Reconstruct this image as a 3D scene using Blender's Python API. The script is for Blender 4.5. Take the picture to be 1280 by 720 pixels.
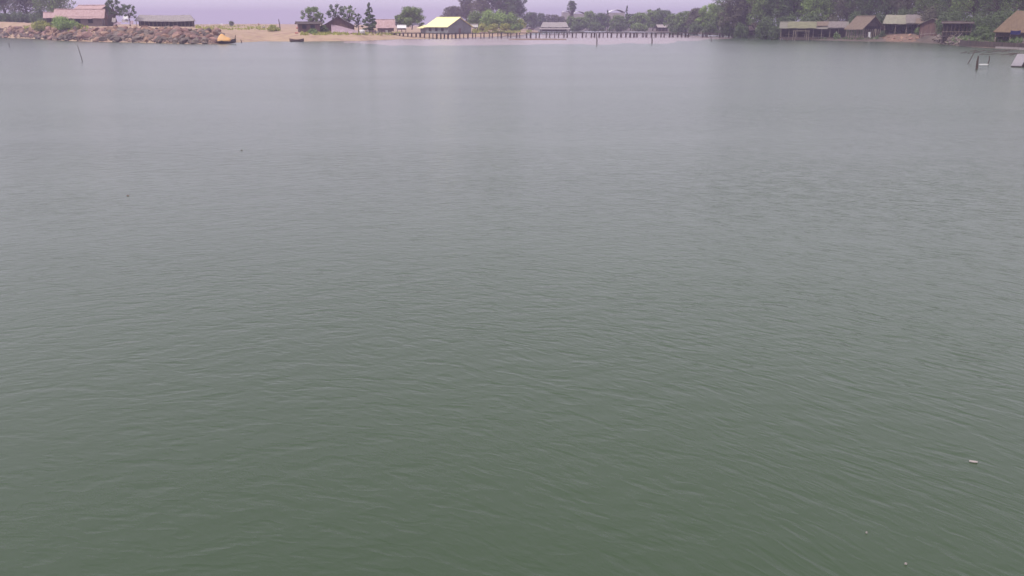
import bpy, math, random
import numpy as np
from math import radians, sin, cos, pi, hypot, atan2
from mathutils import Vector, Matrix

for o in list(bpy.data.objects):
    bpy.data.objects.remove(o)
scene = bpy.context.scene
COL = scene.collection

# ------------------------------------------------------------------ camera
F = 1100.0                      # focal length in pixels of a 1280 px wide frame
HC = 4.5                        # eye height above the water
HORIZON = 29.0
PITCH = math.atan((360 - HORIZON) / F)
cd = bpy.data.cameras.new('camera')
cd.lens = 36 * F / 1280
cd.sensor_width = 36
cd.clip_start = 0.1
cd.clip_end = 6000
cam = bpy.data.objects.new('camera', cd)
COL.objects.link(cam)
cam.location = (0, 0, HC)
cam.rotation_euler = (pi / 2 - PITCH, 0, 0)
scene.camera = cam

# ------------------------------------------------------------------ sky and sun
SUN_EL, SUN_AZ = radians(56), radians(225)       # azimuth clockwise from +Y: behind the viewer, to the left
w = bpy.data.worlds.new('World')
scene.world = w
w.use_nodes = True
wn = w.node_tree
wn.nodes.clear()
wo = wn.nodes.new('ShaderNodeOutputWorld')
wb = wn.nodes.new('ShaderNodeBackground')
sky = wn.nodes.new('ShaderNodeTexSky')
sky.sky_type = 'NISHITA'
sky.sun_disc = False
sky.sun_elevation = SUN_EL
sky.sun_rotation = SUN_AZ
sky.dust_density = 5.0
sky.air_density = 1.0
sky.ozone_density = 1.5
tint = wn.nodes.new('ShaderNodeMix')
tint.data_type = 'RGBA'
tint.blend_type = 'MULTIPLY'
tint.inputs[0].default_value = 1.0
tint.inputs[7].default_value = (0.90, 0.85, 1.0, 1)      # the lavender haze over the whole sky
pale = wn.nodes.new('ShaderNodeHueSaturation')            # a milky, hazy sky
pale.inputs['Saturation'].default_value = 0.45
wn.links.new(sky.outputs[0], pale.inputs['Color'])
wn.links.new(pale.outputs[0], tint.inputs[6])
veil = wn.nodes.new('ShaderNodeMix')                         # even high haze veiling the whole sky
veil.data_type = 'RGBA'
veil.inputs[0].default_value = 0.8
veil.inputs[7].default_value = (5.5, 5.2, 6.0, 1)
wn.links.new(tint.outputs[2], veil.inputs[6])
wn.links.new(veil.outputs[2], wb.inputs[0])
wb.inputs[1].default_value = 0.135
wn.links.new(wb.outputs[0], wo.inputs[0])

sd = bpy.data.lights.new('sun', 'SUN')
sd.energy = 2.3
sd.angle = radians(0.6)
sd.color = (1.0, 0.95, 0.88)
so = bpy.data.objects.new('sun', sd)
COL.objects.link(so)
sdir = Vector((sin(SUN_AZ) * cos(SUN_EL), cos(SUN_AZ) * cos(SUN_EL), sin(SUN_EL)))
so.rotation_euler = sdir.to_track_quat('Z', 'Y').to_euler()
so.location = (0, 0, 60)

scene.view_settings.view_transform = 'Standard'
scene.view_settings.look = 'None'
scene.view_settings.exposure = 0.6
scene.view_settings.gamma = 1.0
scene.cycles.max_bounces = 6
scene.cycles.volume_bounces = 1
scene.cycles.transparent_max_bounces = 6

# ------------------------------------------------------------------ picture geometry helpers (used to measure where things stand)
CP, SP = cos(PITCH), sin(PITCH)
def ray(px, py):
    u, v = (px - 640) / F, (360 - py) / F
    return (u, CP + v * SP, -SP + v * CP)
def G(px, py, z=0.0):
    d = ray(px, py); t = (z - HC) / d[2]
    return Vector((d[0] * t, d[1] * t, z))
def ZY(py, Y):                                   # height of the sight line through row py at distance Y
    d = ray(640, py)
    return HC + d[2] * Y / d[1]
def XY(px, Y, py=35):
    d = ray(px, py)
    return d[0] * Y / d[1]
def MPP(Y):                                      # metres per photo pixel at distance Y
    return Y / ray(640, 35)[1] / F

# ------------------------------------------------------------------ materials
def new_mat(name):
    m = bpy.data.materials.new(name); m.use_nodes = True
    nt = m.node_tree
    return m, nt, nt.nodes['Principled BSDF']
def mat(name, c1, c2=None, scale=3.0, rough=0.85, bump=0.0, c3=None, metallic=0.0, stretch=None, detail=5, objrand=0.0):
    m, nt, b = new_mat(name)
    b.inputs['Roughness'].default_value = rough
    b.inputs['Metallic'].default_value = metallic
    b.inputs['Specular IOR Level'].default_value = 0.3
    if c2 is None:
        c2 = tuple(x * 0.7 for x in c1)
    tc = nt.nodes.new('ShaderNodeTexCoord')
    mp = nt.nodes.new('ShaderNodeMapping')
    if stretch: mp.inputs['Scale'].default_value = stretch
    nt.links.new(tc.outputs['Object'], mp.inputs[0])
    n = nt.nodes.new('ShaderNodeTexNoise')
    n.inputs['Scale'].default_value = scale
    n.inputs['Detail'].default_value = detail
    n.inputs['Roughness'].default_value = 0.65
    nt.links.new(mp.outputs[0], n.inputs['Vector'])
    r = nt.nodes.new('ShaderNodeValToRGB')
    r.color_ramp.elements[0].position = 0.32; r.color_ramp.elements[0].color = (*c2, 1)
    r.color_ramp.elements[1].position = 0.68; r.color_ramp.elements[1].color = (*c1, 1)
    if c3:
        e = r.color_ramp.elements.new(0.52); e.color = (*c3, 1)
    nt.links.new(n.outputs['Fac'], r.inputs[0])
    out = r.outputs[0]
    if objrand:
        oi = nt.nodes.new('ShaderNodeObjectInfo')
        hs = nt.nodes.new('ShaderNodeHueSaturation')
        mr = nt.nodes.new('ShaderNodeMapRange')
        mr.inputs['To Min'].default_value = 1 - objrand; mr.inputs['To Max'].default_value = 1 + objrand
        nt.links.new(oi.outputs['Random'], mr.inputs[0])
        nt.links.new(mr.outputs[0], hs.inputs['Value'])
        nt.links.new(out, hs.inputs['Color'])
        out = hs.outputs[0]
    nt.links.new(out, b.inputs['Base Color'])
    if bump:
        bp = nt.nodes.new('ShaderNodeBump')
        bp.inputs['Strength'].default_value = bump
        bp.inputs['Distance'].default_value = 0.1
        nt.links.new(n.outputs['Fac'], bp.inputs['Height'])
        nt.links.new(bp.outputs[0], b.inputs['Normal'])
    return m
def leaf_mat(name, c1, c2, c3=None):
    m = mat(name, c1, c2, scale=0.9, rough=0.6, c3=c3, detail=6, objrand=0.12)
    nt = m.node_tree
    b = nt.nodes['Principled BSDF']
    out = nt.nodes['Material Output']
    tr = nt.nodes.new('ShaderNodeBsdfTranslucent')
    src = b.inputs['Base Color'].links[0].from_socket
    nt.links.new(src, tr.inputs[0])
    mx = nt.nodes.new('ShaderNodeMixShader'); mx.inputs[0].default_value = 0.3
    nt.links.new(b.outputs[0], mx.inputs[1]); nt.links.new(tr.outputs[0], mx.inputs[2])
    nt.links.new(mx.outputs[0], out.inputs[0])
    return m

M = dict(
    sand=mat('sand', (0.370, 0.244, 0.193), (0.242, 0.148, 0.125), 0.25, 0.95, 0.4, (0.33, 0.24, 0.15)),
    soil=mat('bank_soil', (0.12, 0.09, 0.075), (0.06, 0.05, 0.04), 0.4, 0.95, 0.4, (0.09, 0.07, 0.055)),
    mud=mat('wet_mud_sky_tint', (0.239, 0.176, 0.184), (0.180, 0.130, 0.143), 0.10, 0.25, 0.05, c3=(0.22, 0.165, 0.16)),  # pink tone paints in the sky reflected by calm shallow water
    debris=mat('orange_silt', (0.187, 0.108, 0.068), (0.115, 0.083, 0.061), 0.8, 0.8, 0.2),
    rock=mat('grey_rock', (0.191, 0.151, 0.124), (0.071, 0.056, 0.050), 1.2, 0.9, 0.6, objrand=0.35),
    rubble=mat('rubble_stone', (0.30, 0.19, 0.14), (0.09, 0.07, 0.065), 0.9, 0.95, 0.5, (0.18, 0.13, 0.11)),
    redrock=mat('red_rock', (0.281, 0.165, 0.132), (0.122, 0.079, 0.073), 1.2, 0.9, 0.6, objrand=0.3),
    tanrock=mat('tan_rock', (0.323, 0.209, 0.143), (0.168, 0.101, 0.078), 1.2, 0.9, 0.6, objrand=0.25),
    thatch=mat('thatch', (0.190, 0.146, 0.106), (0.101, 0.073, 0.056), 2.5, 0.95, 0.6, stretch=(3, 0.6, 1)),
    pthatch=mat('pale_thatch', (0.416, 0.298, 0.293), (0.309, 0.199, 0.184), 1.2, 0.95, 0.5, stretch=(2, 0.6, 1)),
    gthatch=mat('grey_thatch', (0.306, 0.281, 0.264), (0.196, 0.170, 0.170), 1.5, 0.95, 0.5, stretch=(3, 0.6, 1)),
    dthatch=mat('grey_brown_thatch', (0.19, 0.165, 0.15), (0.12, 0.10, 0.095), 1.5, 0.95, 0.5, stretch=(3, 0.6, 1)),
    othatch=mat('orange_thatch', (0.153, 0.107, 0.068), (0.104, 0.073, 0.047), 1.5, 0.95, 0.5, stretch=(3, 0.6, 1)),
    tin=mat('bright_tin', (0.862, 0.800, 0.385), (0.757, 0.688, 0.308), 0.6, 0.30, 0.0, stretch=(4, 1, 1)),
    ptin=mat('pale_tin', (0.222, 0.214, 0.150), (0.166, 0.150, 0.111), 0.8, 0.6, 0.1, stretch=(3, 1, 1)),
    rtin=mat('weathered_tin', (0.174, 0.150, 0.135), (0.131, 0.135, 0.087), 0.35, 0.7, 0.1, stretch=(1, 1, 1)),
    wood=mat('dark_wood', (0.10, 0.075, 0.06), (0.04, 0.032, 0.03), 3, 0.9, 0.3, stretch=(1, 1, 0.2)),
    bamboo=mat('weathered_bamboo', (0.30, 0.25, 0.19), (0.16, 0.13, 0.10), 3, 0.8, 0.2),
    plank=mat('brown_plank', (0.17, 0.10, 0.08), (0.08, 0.05, 0.045), 3, 0.9, 0.3, stretch=(1, 1, 0.2)),
    gwall=mat('grey_wall', (0.20, 0.21, 0.22), (0.13, 0.14, 0.14), 0.8, 0.9, 0.1),
    bwall=mat('brown_wall', (0.22, 0.17, 0.16), (0.14, 0.11, 0.10), 0.8, 0.9, 0.1),
    dark=mat('dark_interior', (0.025, 0.024, 0.028), (0.015, 0.014, 0.018), 2, 0.95),
    white=mat('white_paint', (0.702, 0.693, 0.684), (0.540, 0.531, 0.522), 0.6, 0.6),
    deckpaint=mat('deck_paint', (0.220, 0.200, 0.215), (0.180, 0.165, 0.180), 0.8, 0.6),
    cloth=mat('white_cloth', (0.600, 0.593, 0.585), (0.465, 0.450, 0.450), 3, 0.9),
    yellow=mat('yellow_tarpaulin', (0.585, 0.298, 0.086), (0.525, 0.337, 0.158), 0.5, 0.6, 0.2),
    cream=mat('cream_tarpaulin', (0.72, 0.60, 0.34), (0.55, 0.44, 0.25), 1.0, 0.7, 0.2),
    gpatch=mat('green_grey_sheet', (0.173, 0.173, 0.094), (0.122, 0.115, 0.072), 0.6, 0.8, 0.2),
    lilac=mat('faded_netting', (0.36, 0.26, 0.29), (0.26, 0.19, 0.22), 1.0, 0.9, 0.2),
    red=mat('faded_red', (0.42, 0.16, 0.12), (0.26, 0.10, 0.08), 1.5, 0.8),
    blue=mat('blue_tarpaulin', (0.04, 0.05, 0.20), (0.03, 0.03, 0.12), 1.5, 0.6),
    concrete=mat('concrete', (0.336, 0.296, 0.288), (0.240, 0.208, 0.200), 1.0, 0.9, 0.2),
    bark=mat('bark', (0.11, 0.085, 0.07), (0.05, 0.04, 0.035), 3, 0.95, 0.4),
    leafd=leaf_mat('leaf_dark', (0.138, 0.194, 0.073), (0.052, 0.077, 0.034)),
    leafm=leaf_mat('leaf_mid', (0.227, 0.312, 0.092), (0.082, 0.126, 0.042)),
    leafb=leaf_mat('leaf_bright', (0.324, 0.456, 0.119), (0.114, 0.169, 0.053)),
    leafp=leaf_mat('leaf_dull', (0.169, 0.162, 0.102), (0.074, 0.074, 0.050)),
    leafy=leaf_mat('leaf_yellow', (0.438, 0.439, 0.106), (0.194, 0.220, 0.059)),
)

# ------------------------------------------------------------------ object helpers
def tag(o, label=None, cat=None, group=None, kind=None):
    if label: o['label'] = label
    if cat: o['category'] = cat
    if group: o['group'] = group
    if kind: o['kind'] = kind
    return o
def link(name, me, parent=None):
    o = bpy.data.objects.new(name, me); COL.objects.link(o)
    if parent is not None: o.parent = parent
    return o
def empty(name, loc, rz=0, label=None, cat=None, group=None):
    o = bpy.data.objects.new(name, None); COL.objects.link(o)
    o.location = loc; o.rotation_euler = (0, 0, rz)
    o.empty_display_size = 0.3
    return tag(o, label, cat, group)

class MB:
    def __init__(s): s.v = []; s.f = []
    def add(s, vs, fs):
        n = len(s.v); s.v += [tuple(v) for v in vs]; s.f += [tuple(i + n for i in f) for f in fs]
    def box(s, x0, x1, y0, y1, z0, z1, mtx=None):
        vs = [Vector(p) for p in ((x0,y0,z0),(x1,y0,z0),(x1,y1,z0),(x0,y1,z0),(x0,y0,z1),(x1,y0,z1),(x1,y1,z1),(x0,y1,z1))]
        if mtx: vs = [mtx @ v for v in vs]
        s.add(vs, [(3,2,1,0),(4,5,6,7),(0,1,5,4),(1,2,6,5),(2,3,7,6),(3,0,4,7)])
    def tube(s, p0, p1, r0, r1=None, n=6):
        r1 = r0 if r1 is None else r1
        p0, p1 = Vector(p0), Vector(p1); d = (p1 - p0)
        q = d.to_track_quat('Z', 'Y'); vs = []
        for p, r in ((p0, r0), (p1, r1)):
            for i in range(n):
                a = 2 * pi * i / n
                vs.append(p + q @ Vector((r * cos(a), r * sin(a), 0)))
        fs = [(i, (i + 1) % n, n + (i + 1) % n, n + i) for i in range(n)]
        fs += [tuple(range(n))[::-1], tuple(range(n, 2 * n))]
        s.add(vs, fs)
    def limb(s, pts, rs, n=6):
        for i in range(len(pts) - 1): s.tube(pts[i], pts[i + 1], rs[i], rs[i + 1], n)
    def slab(s, fn, nu, nv, th):                 # a curved sheet fn(u,v) with thickness th
        t = []; b = []
        for j in range(nv + 1):
            for i in range(nu + 1):
                p = Vector(fn(i / nu, j / nv)); t.append(p); b.append(p - Vector((0, 0, th)))
        N = len(t); W_ = nu + 1; fs = []
        for j in range(nv):
            for i in range(nu):
                a = j * W_ + i
                fs.append((a, a + 1, a + W_ + 1, a + W_)); fs.append((N + a + W_, N + a + W_ + 1, N + a + 1, N + a))
        for i in range(nu):
            fs.append((N + i, N + i + 1, i + 1, i)); a = nv * W_ + i; fs.append((a, a + 1, N + a + 1, N + a))
        for j in range(nv):
            a = j * W_; fs.append((a, a + W_, N + a + W_, N + a)); a += nu; fs.append((N + a, N + a + W_, a + W_, a))
        s.add(t + b, fs)
    def mesh(s, name, m, smooth=False):
        me = bpy.data.meshes.new(name); me.from_pydata(s.v, [], s.f); me.materials.append(M[m] if isinstance(m, str) else m)
        if smooth: me.polygons.foreach_set('use_smooth', [True] * len(me.polygons))
        me.update(); return me
    def build(s, name, m, parent=None, smooth=False): return link(name, s.mesh(name, m, smooth), parent)

def quads_mesh(name, P, m):                      # P: (n,4,3) array
    n = len(P); me = bpy.data.meshes.new(name)
    me.vertices.add(4 * n); me.vertices.foreach_set('co', P.reshape(-1).astype(np.float32))
    me.loops.add(4 * n); me.loops.foreach_set('vertex_index', np.arange(4 * n, dtype=np.int32))
    me.polygons.add(n); me.polygons.foreach_set('loop_start', np.arange(0, 4 * n, 4, dtype=np.int32))
    me.polygons.foreach_set('loop_total', np.full(n, 4, dtype=np.int32))
    me.materials.append(M[m]); me.update(calc_edges=True); return me

# ------------------------------------------------------------------ water
def water_material():
    m, nt, b = new_mat('river_water')
    N, L = nt.nodes.new, nt.links.new
    geo = N('ShaderNodeNewGeometry')
    def centred(cx, cy):
        sub = N('ShaderNodeVectorMath'); sub.operation = 'SUBTRACT'; sub.inputs[1].default_value = (cx, cy, 0)
        L(geo.outputs['Position'], sub.inputs[0])
        ln = N('ShaderNodeVectorMath'); ln.operation = 'LENGTH'; L(sub.outputs[0], ln.inputs[0])
        sx = N('ShaderNodeSeparateXYZ'); L(sub.outputs[0], sx.inputs[0])
        return ln.outputs['Value'], sx.outputs[0]
    # slow wandering so that crests bend and break
    warp = N('ShaderNodeTexNoise'); warp.inputs['Scale'].default_value = 0.35; warp.inputs['Detail'].default_value = 2
    L(geo.outputs['Position'], warp.inputs['Vector'])
    def layer(cx, cy, scale, squash, detail, rough, w):
        r, x = centred(cx, cy)
        c = N('ShaderNodeCombineXYZ')
        mr = N('ShaderNodeMath'); mr.operation = 'MULTIPLY_ADD'; L(warp.outputs['Fac'], mr.inputs[0]); mr.inputs[1].default_value = w; L(r, mr.inputs[2])
        mx = N('ShaderNodeMath'); mx.operation = 'MULTIPLY'; L(x, mx.inputs[0]); mx.inputs[1].default_value = squash
        L(mr.outputs[0], c.inputs[0]); L(mx.outputs[0], c.inputs[1])
        n = N('ShaderNodeTexNoise'); n.inputs['Scale'].default_value = scale; n.inputs['Detail'].default_value = detail
        n.inputs['Roughness'].default_value = rough
        L(c.outputs[0], n.inputs['Vector'])
        return n.outputs['Fac']
    a = layer(-4, -1, 4.7, 0.40, 2.5, 0.5, 0.8)
    c = layer(6, -14, 2.9, 0.42, 2.0, 0.45, 0.8)
    d = layer(-12, -6, 9.5, 0.50, 2.5, 0.55, 0.8)
    # sharpen the crests a little: 1-|2n-1|
    def ridge(s):
        q = N('ShaderNodeMath'); q.operation = 'MULTIPLY_ADD'; L(s, q.inputs[0]); q.inputs[1].default_value = 2; q.inputs[2].default_value = -1
        e = N('ShaderNodeMath'); e.operation = 'ABSOLUTE'; L(q.outputs[0], e.inputs[0])
        f = N('ShaderNodeMath'); f.operation = 'SUBTRACT'; f.inputs[0].default_value = 1; L(e.outputs[0], f.inputs[1])
        g = N('ShaderNodeMath'); g.operation = 'POWER'; L(f.outputs[0], g.inputs[0]); g.inputs[1].default_value = 2.0
        return g.outputs[0]
    def madd(s, k, t=None):
        q = N('ShaderNodeMath'); q.operation = 'MULTIPLY_ADD'; L(s, q.inputs[0]); q.inputs[1].default_value = k
        if t is None: q.inputs[2].default_value = 0
        else: L(t, q.inputs[2])
        return q.outputs[0]
    h = madd(ridge(a), 0.045)
    h = madd(a, 0.075, h)
    h = madd(c, 0.10, h)
    h = madd(d, 0.045, h)
    # calmer and livelier patches
    pn = N('ShaderNodeTexNoise'); pn.inputs['Scale'].default_value = 0.06; pn.inputs['Detail'].default_value = 3
    pm = N('ShaderNodeMapping'); pm.inputs['Scale'].default_value = (0.3, 1, 1); L(geo.outputs['Position'], pm.inputs[0]); L(pm.outputs[0], pn.inputs['Vector'])
    pr = N('ShaderNodeMapRange'); pr.inputs['From Min'].default_value = 0.35; pr.inputs['From Max'].default_value = 0.65
    pr.inputs['To Min'].default_value = 0.3; pr.inputs['To Max'].default_value = 1.0
    L(pn.outputs['Fac'], pr.inputs[0])
    bp = N('ShaderNodeBump'); bp.inputs['Distance'].default_value = 0.235
    L(pr.outputs[0], bp.inputs['Strength']); L(h, bp.inputs['Height'])
    L(bp.outputs[0], b.inputs['Normal'])
    cn = N('ShaderNodeTexNoise'); cn.inputs['Scale'].default_value = 0.045; cn.inputs['Detail'].default_value = 4
    L(geo.outputs['Position'], cn.inputs['Vector'])
    r = N('ShaderNodeValToRGB')
    r.color_ramp.elements[0].position = 0.3; r.color_ramp.elements[0].color = (0.024, 0.044, 0.018, 1)
    r.color_ramp.elements[1].position = 0.7; r.color_ramp.elements[1].color = (0.034, 0.058, 0.026, 1)
    L(cn.outputs['Fac'], r.inputs[0]); L(r.outputs[0], b.inputs['Base Color'])
    b.inputs['Roughness'].default_value = 0.22
    b.inputs['IOR'].default_value = 1.42
    b.inputs['Specular IOR Level'].default_value = 0.5
    return m
mb = MB()
ys = [-250, -60, 0, 20, 60, 150, 400, 1000, 2150]
xs = [-1700, -500, -100, 0, 100, 500, 1700]
for j in range(len(ys)):
    for i in range(len(xs)): mb.v.append((xs[i], ys[j], 0))
for j in range(len(ys) - 1):
    for i in range(len(xs) - 1):
        a = j * len(xs) + i; mb.f.append((a, a + 1, a + 1 + len(xs), a + len(xs)))
tag(mb.build('water', water_material()), 'calm green grey water rippling across the foreground', kind='structure')

# ------------------------------------------------------------------ land
from mathutils import noise as mnoise
class Land:
    """cols: (px, shore row, crest row, metres from shore to crest, back row at 700 m)"""
    def __init__(s, cols): s.c = sorted(cols)
    def col(s, px):
        c = s.c
        if px <= c[0][0]: return c[0][1:]
        for a, b in zip(c, c[1:]):
            if px <= b[0]:
                t = (px - a[0]) / (b[0] - a[0]); return tuple(a[i] + (b[i] - a[i]) * t for i in range(1, 5))
        return c[-1][1:]
    def z(s, px, Y):
        sp, cp, dy, bk = s.col(px)
        Y0 = G(px, sp).y; Yc = Y0 + dy; zc = ZY(cp, Yc)
        if Y <= Y0: return -0.4 * min(1, (Y0 - Y) / 3)
        if Y < Yc:
            t = (Y - Y0) / dy; return zc * (t * (2 - t)) ** 0.9
        YB = max(700, Yc + 200); zb = max(ZY(bk, YB), 0.2)
        t = min(1, (Y - Yc) / (YB - Yc)); return zc + (zb - zc) * t
    def hit(s, px, py):                           # where the sight line meets this land
        Y = G(px, s.col(px)[0]).y
        while Y < 900:
            if ZY(py, Y) <= s.z(px, Y): return Y
            Y += 0.5
        return 900
    def shore(s, px): return G(px, s.col(px)[0]).y
    def build(s, name, label, m, step=5):
        mb = MB(); p0, p1 = s.c[0][0], s.c[-1][0]; n = int((p1 - p0) / step)
        offs = [-8, -1.5, 0.6, 2, 4, 7, 10, 14, 18, 24, 30, 40, 55, 80, 120, 180, 260, 380, 520]
        for i in range(n + 1):
            px = p0 + (p1 - p0) * i / n; Ys = s.shore(px)
            for o in offs:
                Y = Ys + o + (mnoise.noise((px * 0.08, o * 0.1, 3)) * 1.2 if o > 0 else 0)
                z = s.z(px, Y)
                if o > 0: z += mnoise.noise((px * 0.11, o * 0.35, 7)) * 0.22 * min(1, o / 4) + 0.05
                if o == -8: z = -1.0
                mb.v.append((XY(px, Y), Y, z))
        W_ = len(offs)
        for i in range(n):
            for j in range(W_ - 1):
                a = i * W_ + j; mb.f.append((a, a + W_, a + W_ + 1, a + 1))
        return tag(mb.build(name, m, smooth=True), label, kind='structure')
LA = Land([(-260,45,26,30,28),(-150,45,27,30,28),(0,47,27,30,28),(45,48.5,29.5,28,28.5),(80,51,33,25,30),(130,52.5,33.5,24,30),(170,53,33,24,30.5),
           (240,55,35,26,30.5),(262,55,38,34,30.5),(285,54.6,37,62,30),(296,53,36.5,66,30),(330,51.5,36,60,30),(370,51.8,40,20,30.5),(450,51,40.5,25,31),(500,49,41.5,40,32),
           (560,48,42.5,45,33),(600,46.5,38,60,34),(650,44,38.5,80,36),(676,40,39.5,60,36)])
LB = Land([(540,38.2,37.4,30,33),(700,38.5,37.5,30,33),(800,39.5,38,30,33),(850,42,40,30,34),(900,44.5,42,25,34),(930,46,43.5,18,34),(960,48,45,15,33),
           (1010,50,46.5,12,33),(1060,51.3,48,10,32),(1090,52,46.5,10,31),(1108,52,43,12,31),(1150,53,43,12,30),(1165,54,45,10,30),(1190,56,46,10,30),
           (1220,59,48,10,29),(1280,62,46,10,28),(1400,70,46,12,26),(1600,80,46,12,24)])
LA.build('left_spit', 'sandy spit with a rubble shore on the left', 'sand')
LB.build('far_bank', 'wooded bank along the far and right shore', 'soil')

# mud flat in front of the jetty, just awash; its pink colour imitates mirrored sky
mb = MB()
edge = [(430,51.5,53),(470,50.5,56),(500,49.5,58),(560,48,59.4),(640,44,60),(720,41,59.2),(790,41,57.2),(840,43,54),(885,45.5,50.5),(915,46.6,48.2)]
def einterp(px):
    for a, b in zip(edge, edge[1:]):
        if px <= b[0]:
            t = (px - a[0]) / (b[0] - a[0]); return a[1] + (b[1]-a[1])*t, a[2] + (b[2]-a[2])*t
    return edge[-1][1:]
NI, NJ = 260, 34
for i in range(NI + 1):
    px = 430 + 485 * i / NI; f_, n_ = einterp(px); n_ += mnoise.noise((px * 0.05, 0, 0)) * 1.1 + mnoise.noise((px * 0.3, 4, 0)) * 0.35
    for j in range(NJ + 1):
        t = j / NJ; py = n_ + (f_ - n_) * t; p = G(px, py)
        z = 0.05 * min(1, t * 2.2, (1 - t) * 8 + 0.3) - 0.018 + mnoise.noise((p.x * 0.06, p.y * 0.035, 5)) * 0.035 + mnoise.noise((p.x * 0.25, p.y * 0.12, 2)) * 0.018
        mb.v.append((p.x, p.y, z if 0 < t else -0.05))
for i in range(NI):
    for j in range(NJ):
        a = i * (NJ + 1) + j; mb.f.append((a, a + NJ + 1, a + NJ + 2, a + 1))
tag(mb.build('sky_tint_flat', 'mud', smooth=True), 'wet mud flat with painted pinkish sky reflection before the long jetty', kind='structure')
mb = MB()
mb.slab(lambda u, v: (lambda p: (p.x, p.y, 0.05 + 0.20 * sin(pi * u) ** 0.5 * sin(pi * v) + mnoise.noise((p.x * .6, p.y * .3, 1)) * .12))(G(636 + 72 * u, 50.2 - 1.4 * v)), 40, 4, 0.2)
tag(mb.build('sand_bar', 'debris'), 'low orange sand bar with litter before the jetty', kind='structure')

# ------------------------------------------------------------------ vegetation
rng = np.random.default_rng(7)
def leaves(blobs, n, size, rg, tilt=0.6):
    """leaf sized quads scattered through blobs (cx,cy,cz,rx,rz)"""
    B = np.array(blobs); wgt = B[:, 3] ** 2 * B[:, 4]; wgt = wgt ** 0.8; wgt /= wgt.sum()
    idx = rg.choice(len(B), n, p=wgt); b = B[idx]
    d = rg.normal(size=(n, 3)); d /= np.linalg.norm(d, axis=1)[:, None]
    rad = rg.uniform(0.12, 1.0, n) ** 0.5 * rg.choice([1.0, 1.0, 1.0, 1.22], n)
    c = b[:, :3] + d * rad[:, None] * np.stack([b[:, 3], b[:, 3], b[:, 4]], 1)
    nn = d + rg.normal(size=(n, 3)) * tilt + np.array([0, 0, 0.35]); nn /= np.linalg.norm(nn, axis=1)[:, None]
    t = np.cross(nn, rg.normal(size=(n, 3))); t /= np.linalg.norm(t, axis=1)[:, None]; q = np.cross(nn, t)
    s = size * rg.uniform(0.5, 1.2, n)[:, None]
    e = s * rg.uniform(0.45, 0.9, n)[:, None]
    bend = nn * s * 0.15
    return np.stack([c - t * s - bend, c - q * e, c + t * s - bend, c + q * e], 1)
def tree(name, label, px, Y, py_top, wpx, kind='broad', m='leafm', land=None, zb=None, group=None, low=0.15, dens=1.0, seed=None, cat=None):
    seed = seed if seed is not None else int(px * 13 + Y * 7 + py_top * 3) % 100000
    rg = np.random.default_rng(seed); rd = random.Random(seed)
    if zb is None: zb = land.z(px, Y) - 0.1
    H = ZY(py_top, Y) - zb; R = wpx * MPP(Y) / 2
    t = empty(name, (XY(px, Y), Y, zb), 0, label, cat or ('shrub' if kind == 'shrub' else 'tree'), group)
    leaf = max(0.16, MPP(Y) * 0.85)
    tk = MB(); blobs = []
    r0 = max(0.10, H * 0.022)
    if kind == 'shrub':
        for k in range(9):
            a = rd.uniform(0, 2 * pi); rr = R * rd.uniform(0.1, 0.75); f = rd.uniform(.25, .4)
            z = H * rd.uniform(0.25, 0.75) * (1 - 0.45 * rr / R)
            blobs.append((rr * cos(a), rr * sin(a), z, R * f, min(H * f, z * 0.95)))
            tk.tube((0, 0, 0), (rr * cos(a) * .9, rr * sin(a) * .9, z), r0 * .6, r0 * .2, 5)
        blobs.append((0, 0, H * .45, R * .6, H * .45))
    elif kind == 'cone':
        tk.limb([(0, 0, 0), (0.05 * R, 0, H * .5), (0, 0, H * .97)], [r0, r0 * .6, r0 * .12])
        for k in range(60):
            f = low + (1 - low) * (k + .5) / 60; rr = R * (1 - f) ** 0.8 * rd.uniform(.25, .85) + .05; a = rd.uniform(0, 2 * pi)
            blobs.append((rr * cos(a), rr * sin(a), H * f, max(.22, R * (1 - f) * .30 + .10), max(.3, H * .035)))
            tk.tube((0, 0, H * max(f - .05, 0)), (rr * cos(a), rr * sin(a), H * f), r0 * .25, r0 * .08, 4)
        blobs.append((0, 0, H * .96, .25, H * .04))
    else:
        nb = 34 if kind == 'broad' else 27
        fork = H * (0.30 if kind == 'broad' else 0.38)
        tk.limb([(0, 0, 0), (R * .03, R * .03, fork * .5), (-R * .02, 0, fork)], [r0 * 1.3, r0, r0 * .85], 7)
        for k in range(nb):
            a = 2.4 * k + rd.uniform(-.4, .4); f = (k + .5) / nb
            zz = low + (1 - low) * (0.15 + 0.78 * f ** 0.8)
            prof = math.sqrt(max(0.05, 1 - (2 * (zz - low) / (1 - low) - 0.95) ** 2))
            rr = R * prof * rd.uniform(.35, .92 if kind == 'broad' else .85)
            br = R * (rd.uniform(.15, .34) if kind == 'broad' else rd.uniform(.11, .22))
            bz = min(br * rd.uniform(.6, .95), H * .16)
            c = Vector((rr * cos(a), rr * sin(a), min(H * zz, H - bz)))
            blobs.append((*c, br, bz))
            mid = Vector((c.x * .45, c.y * .45, fork + (c.z - fork) * .55 if c.z > fork else fork * .8))
            tk.limb([(0, 0, min(fork, c.z * .9)), mid, c], [r0 * .5, r0 * .3, r0 * .1], 5)
        if kind == 'broad':
            blobs.append((0, 0, H * (low + (1 - low) * .5), R * .58, H * (1 - low) * .34))
    A = sum(b[3] * (b[3] + b[4]) for b in blobs)
    n = int(min(9000, max(500, dens * (2.3 if kind != 'open' else 2.0) * A / (leaf * leaf * .55))))
    P = leaves(blobs, n, leaf, rg)
    P[:, :, 2] = np.maximum(P[:, :, 2], 0.05)
    link('crown', quads_mesh('crown', P, m), t)
    tk.build('trunk', 'bark', t)
    return t

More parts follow.
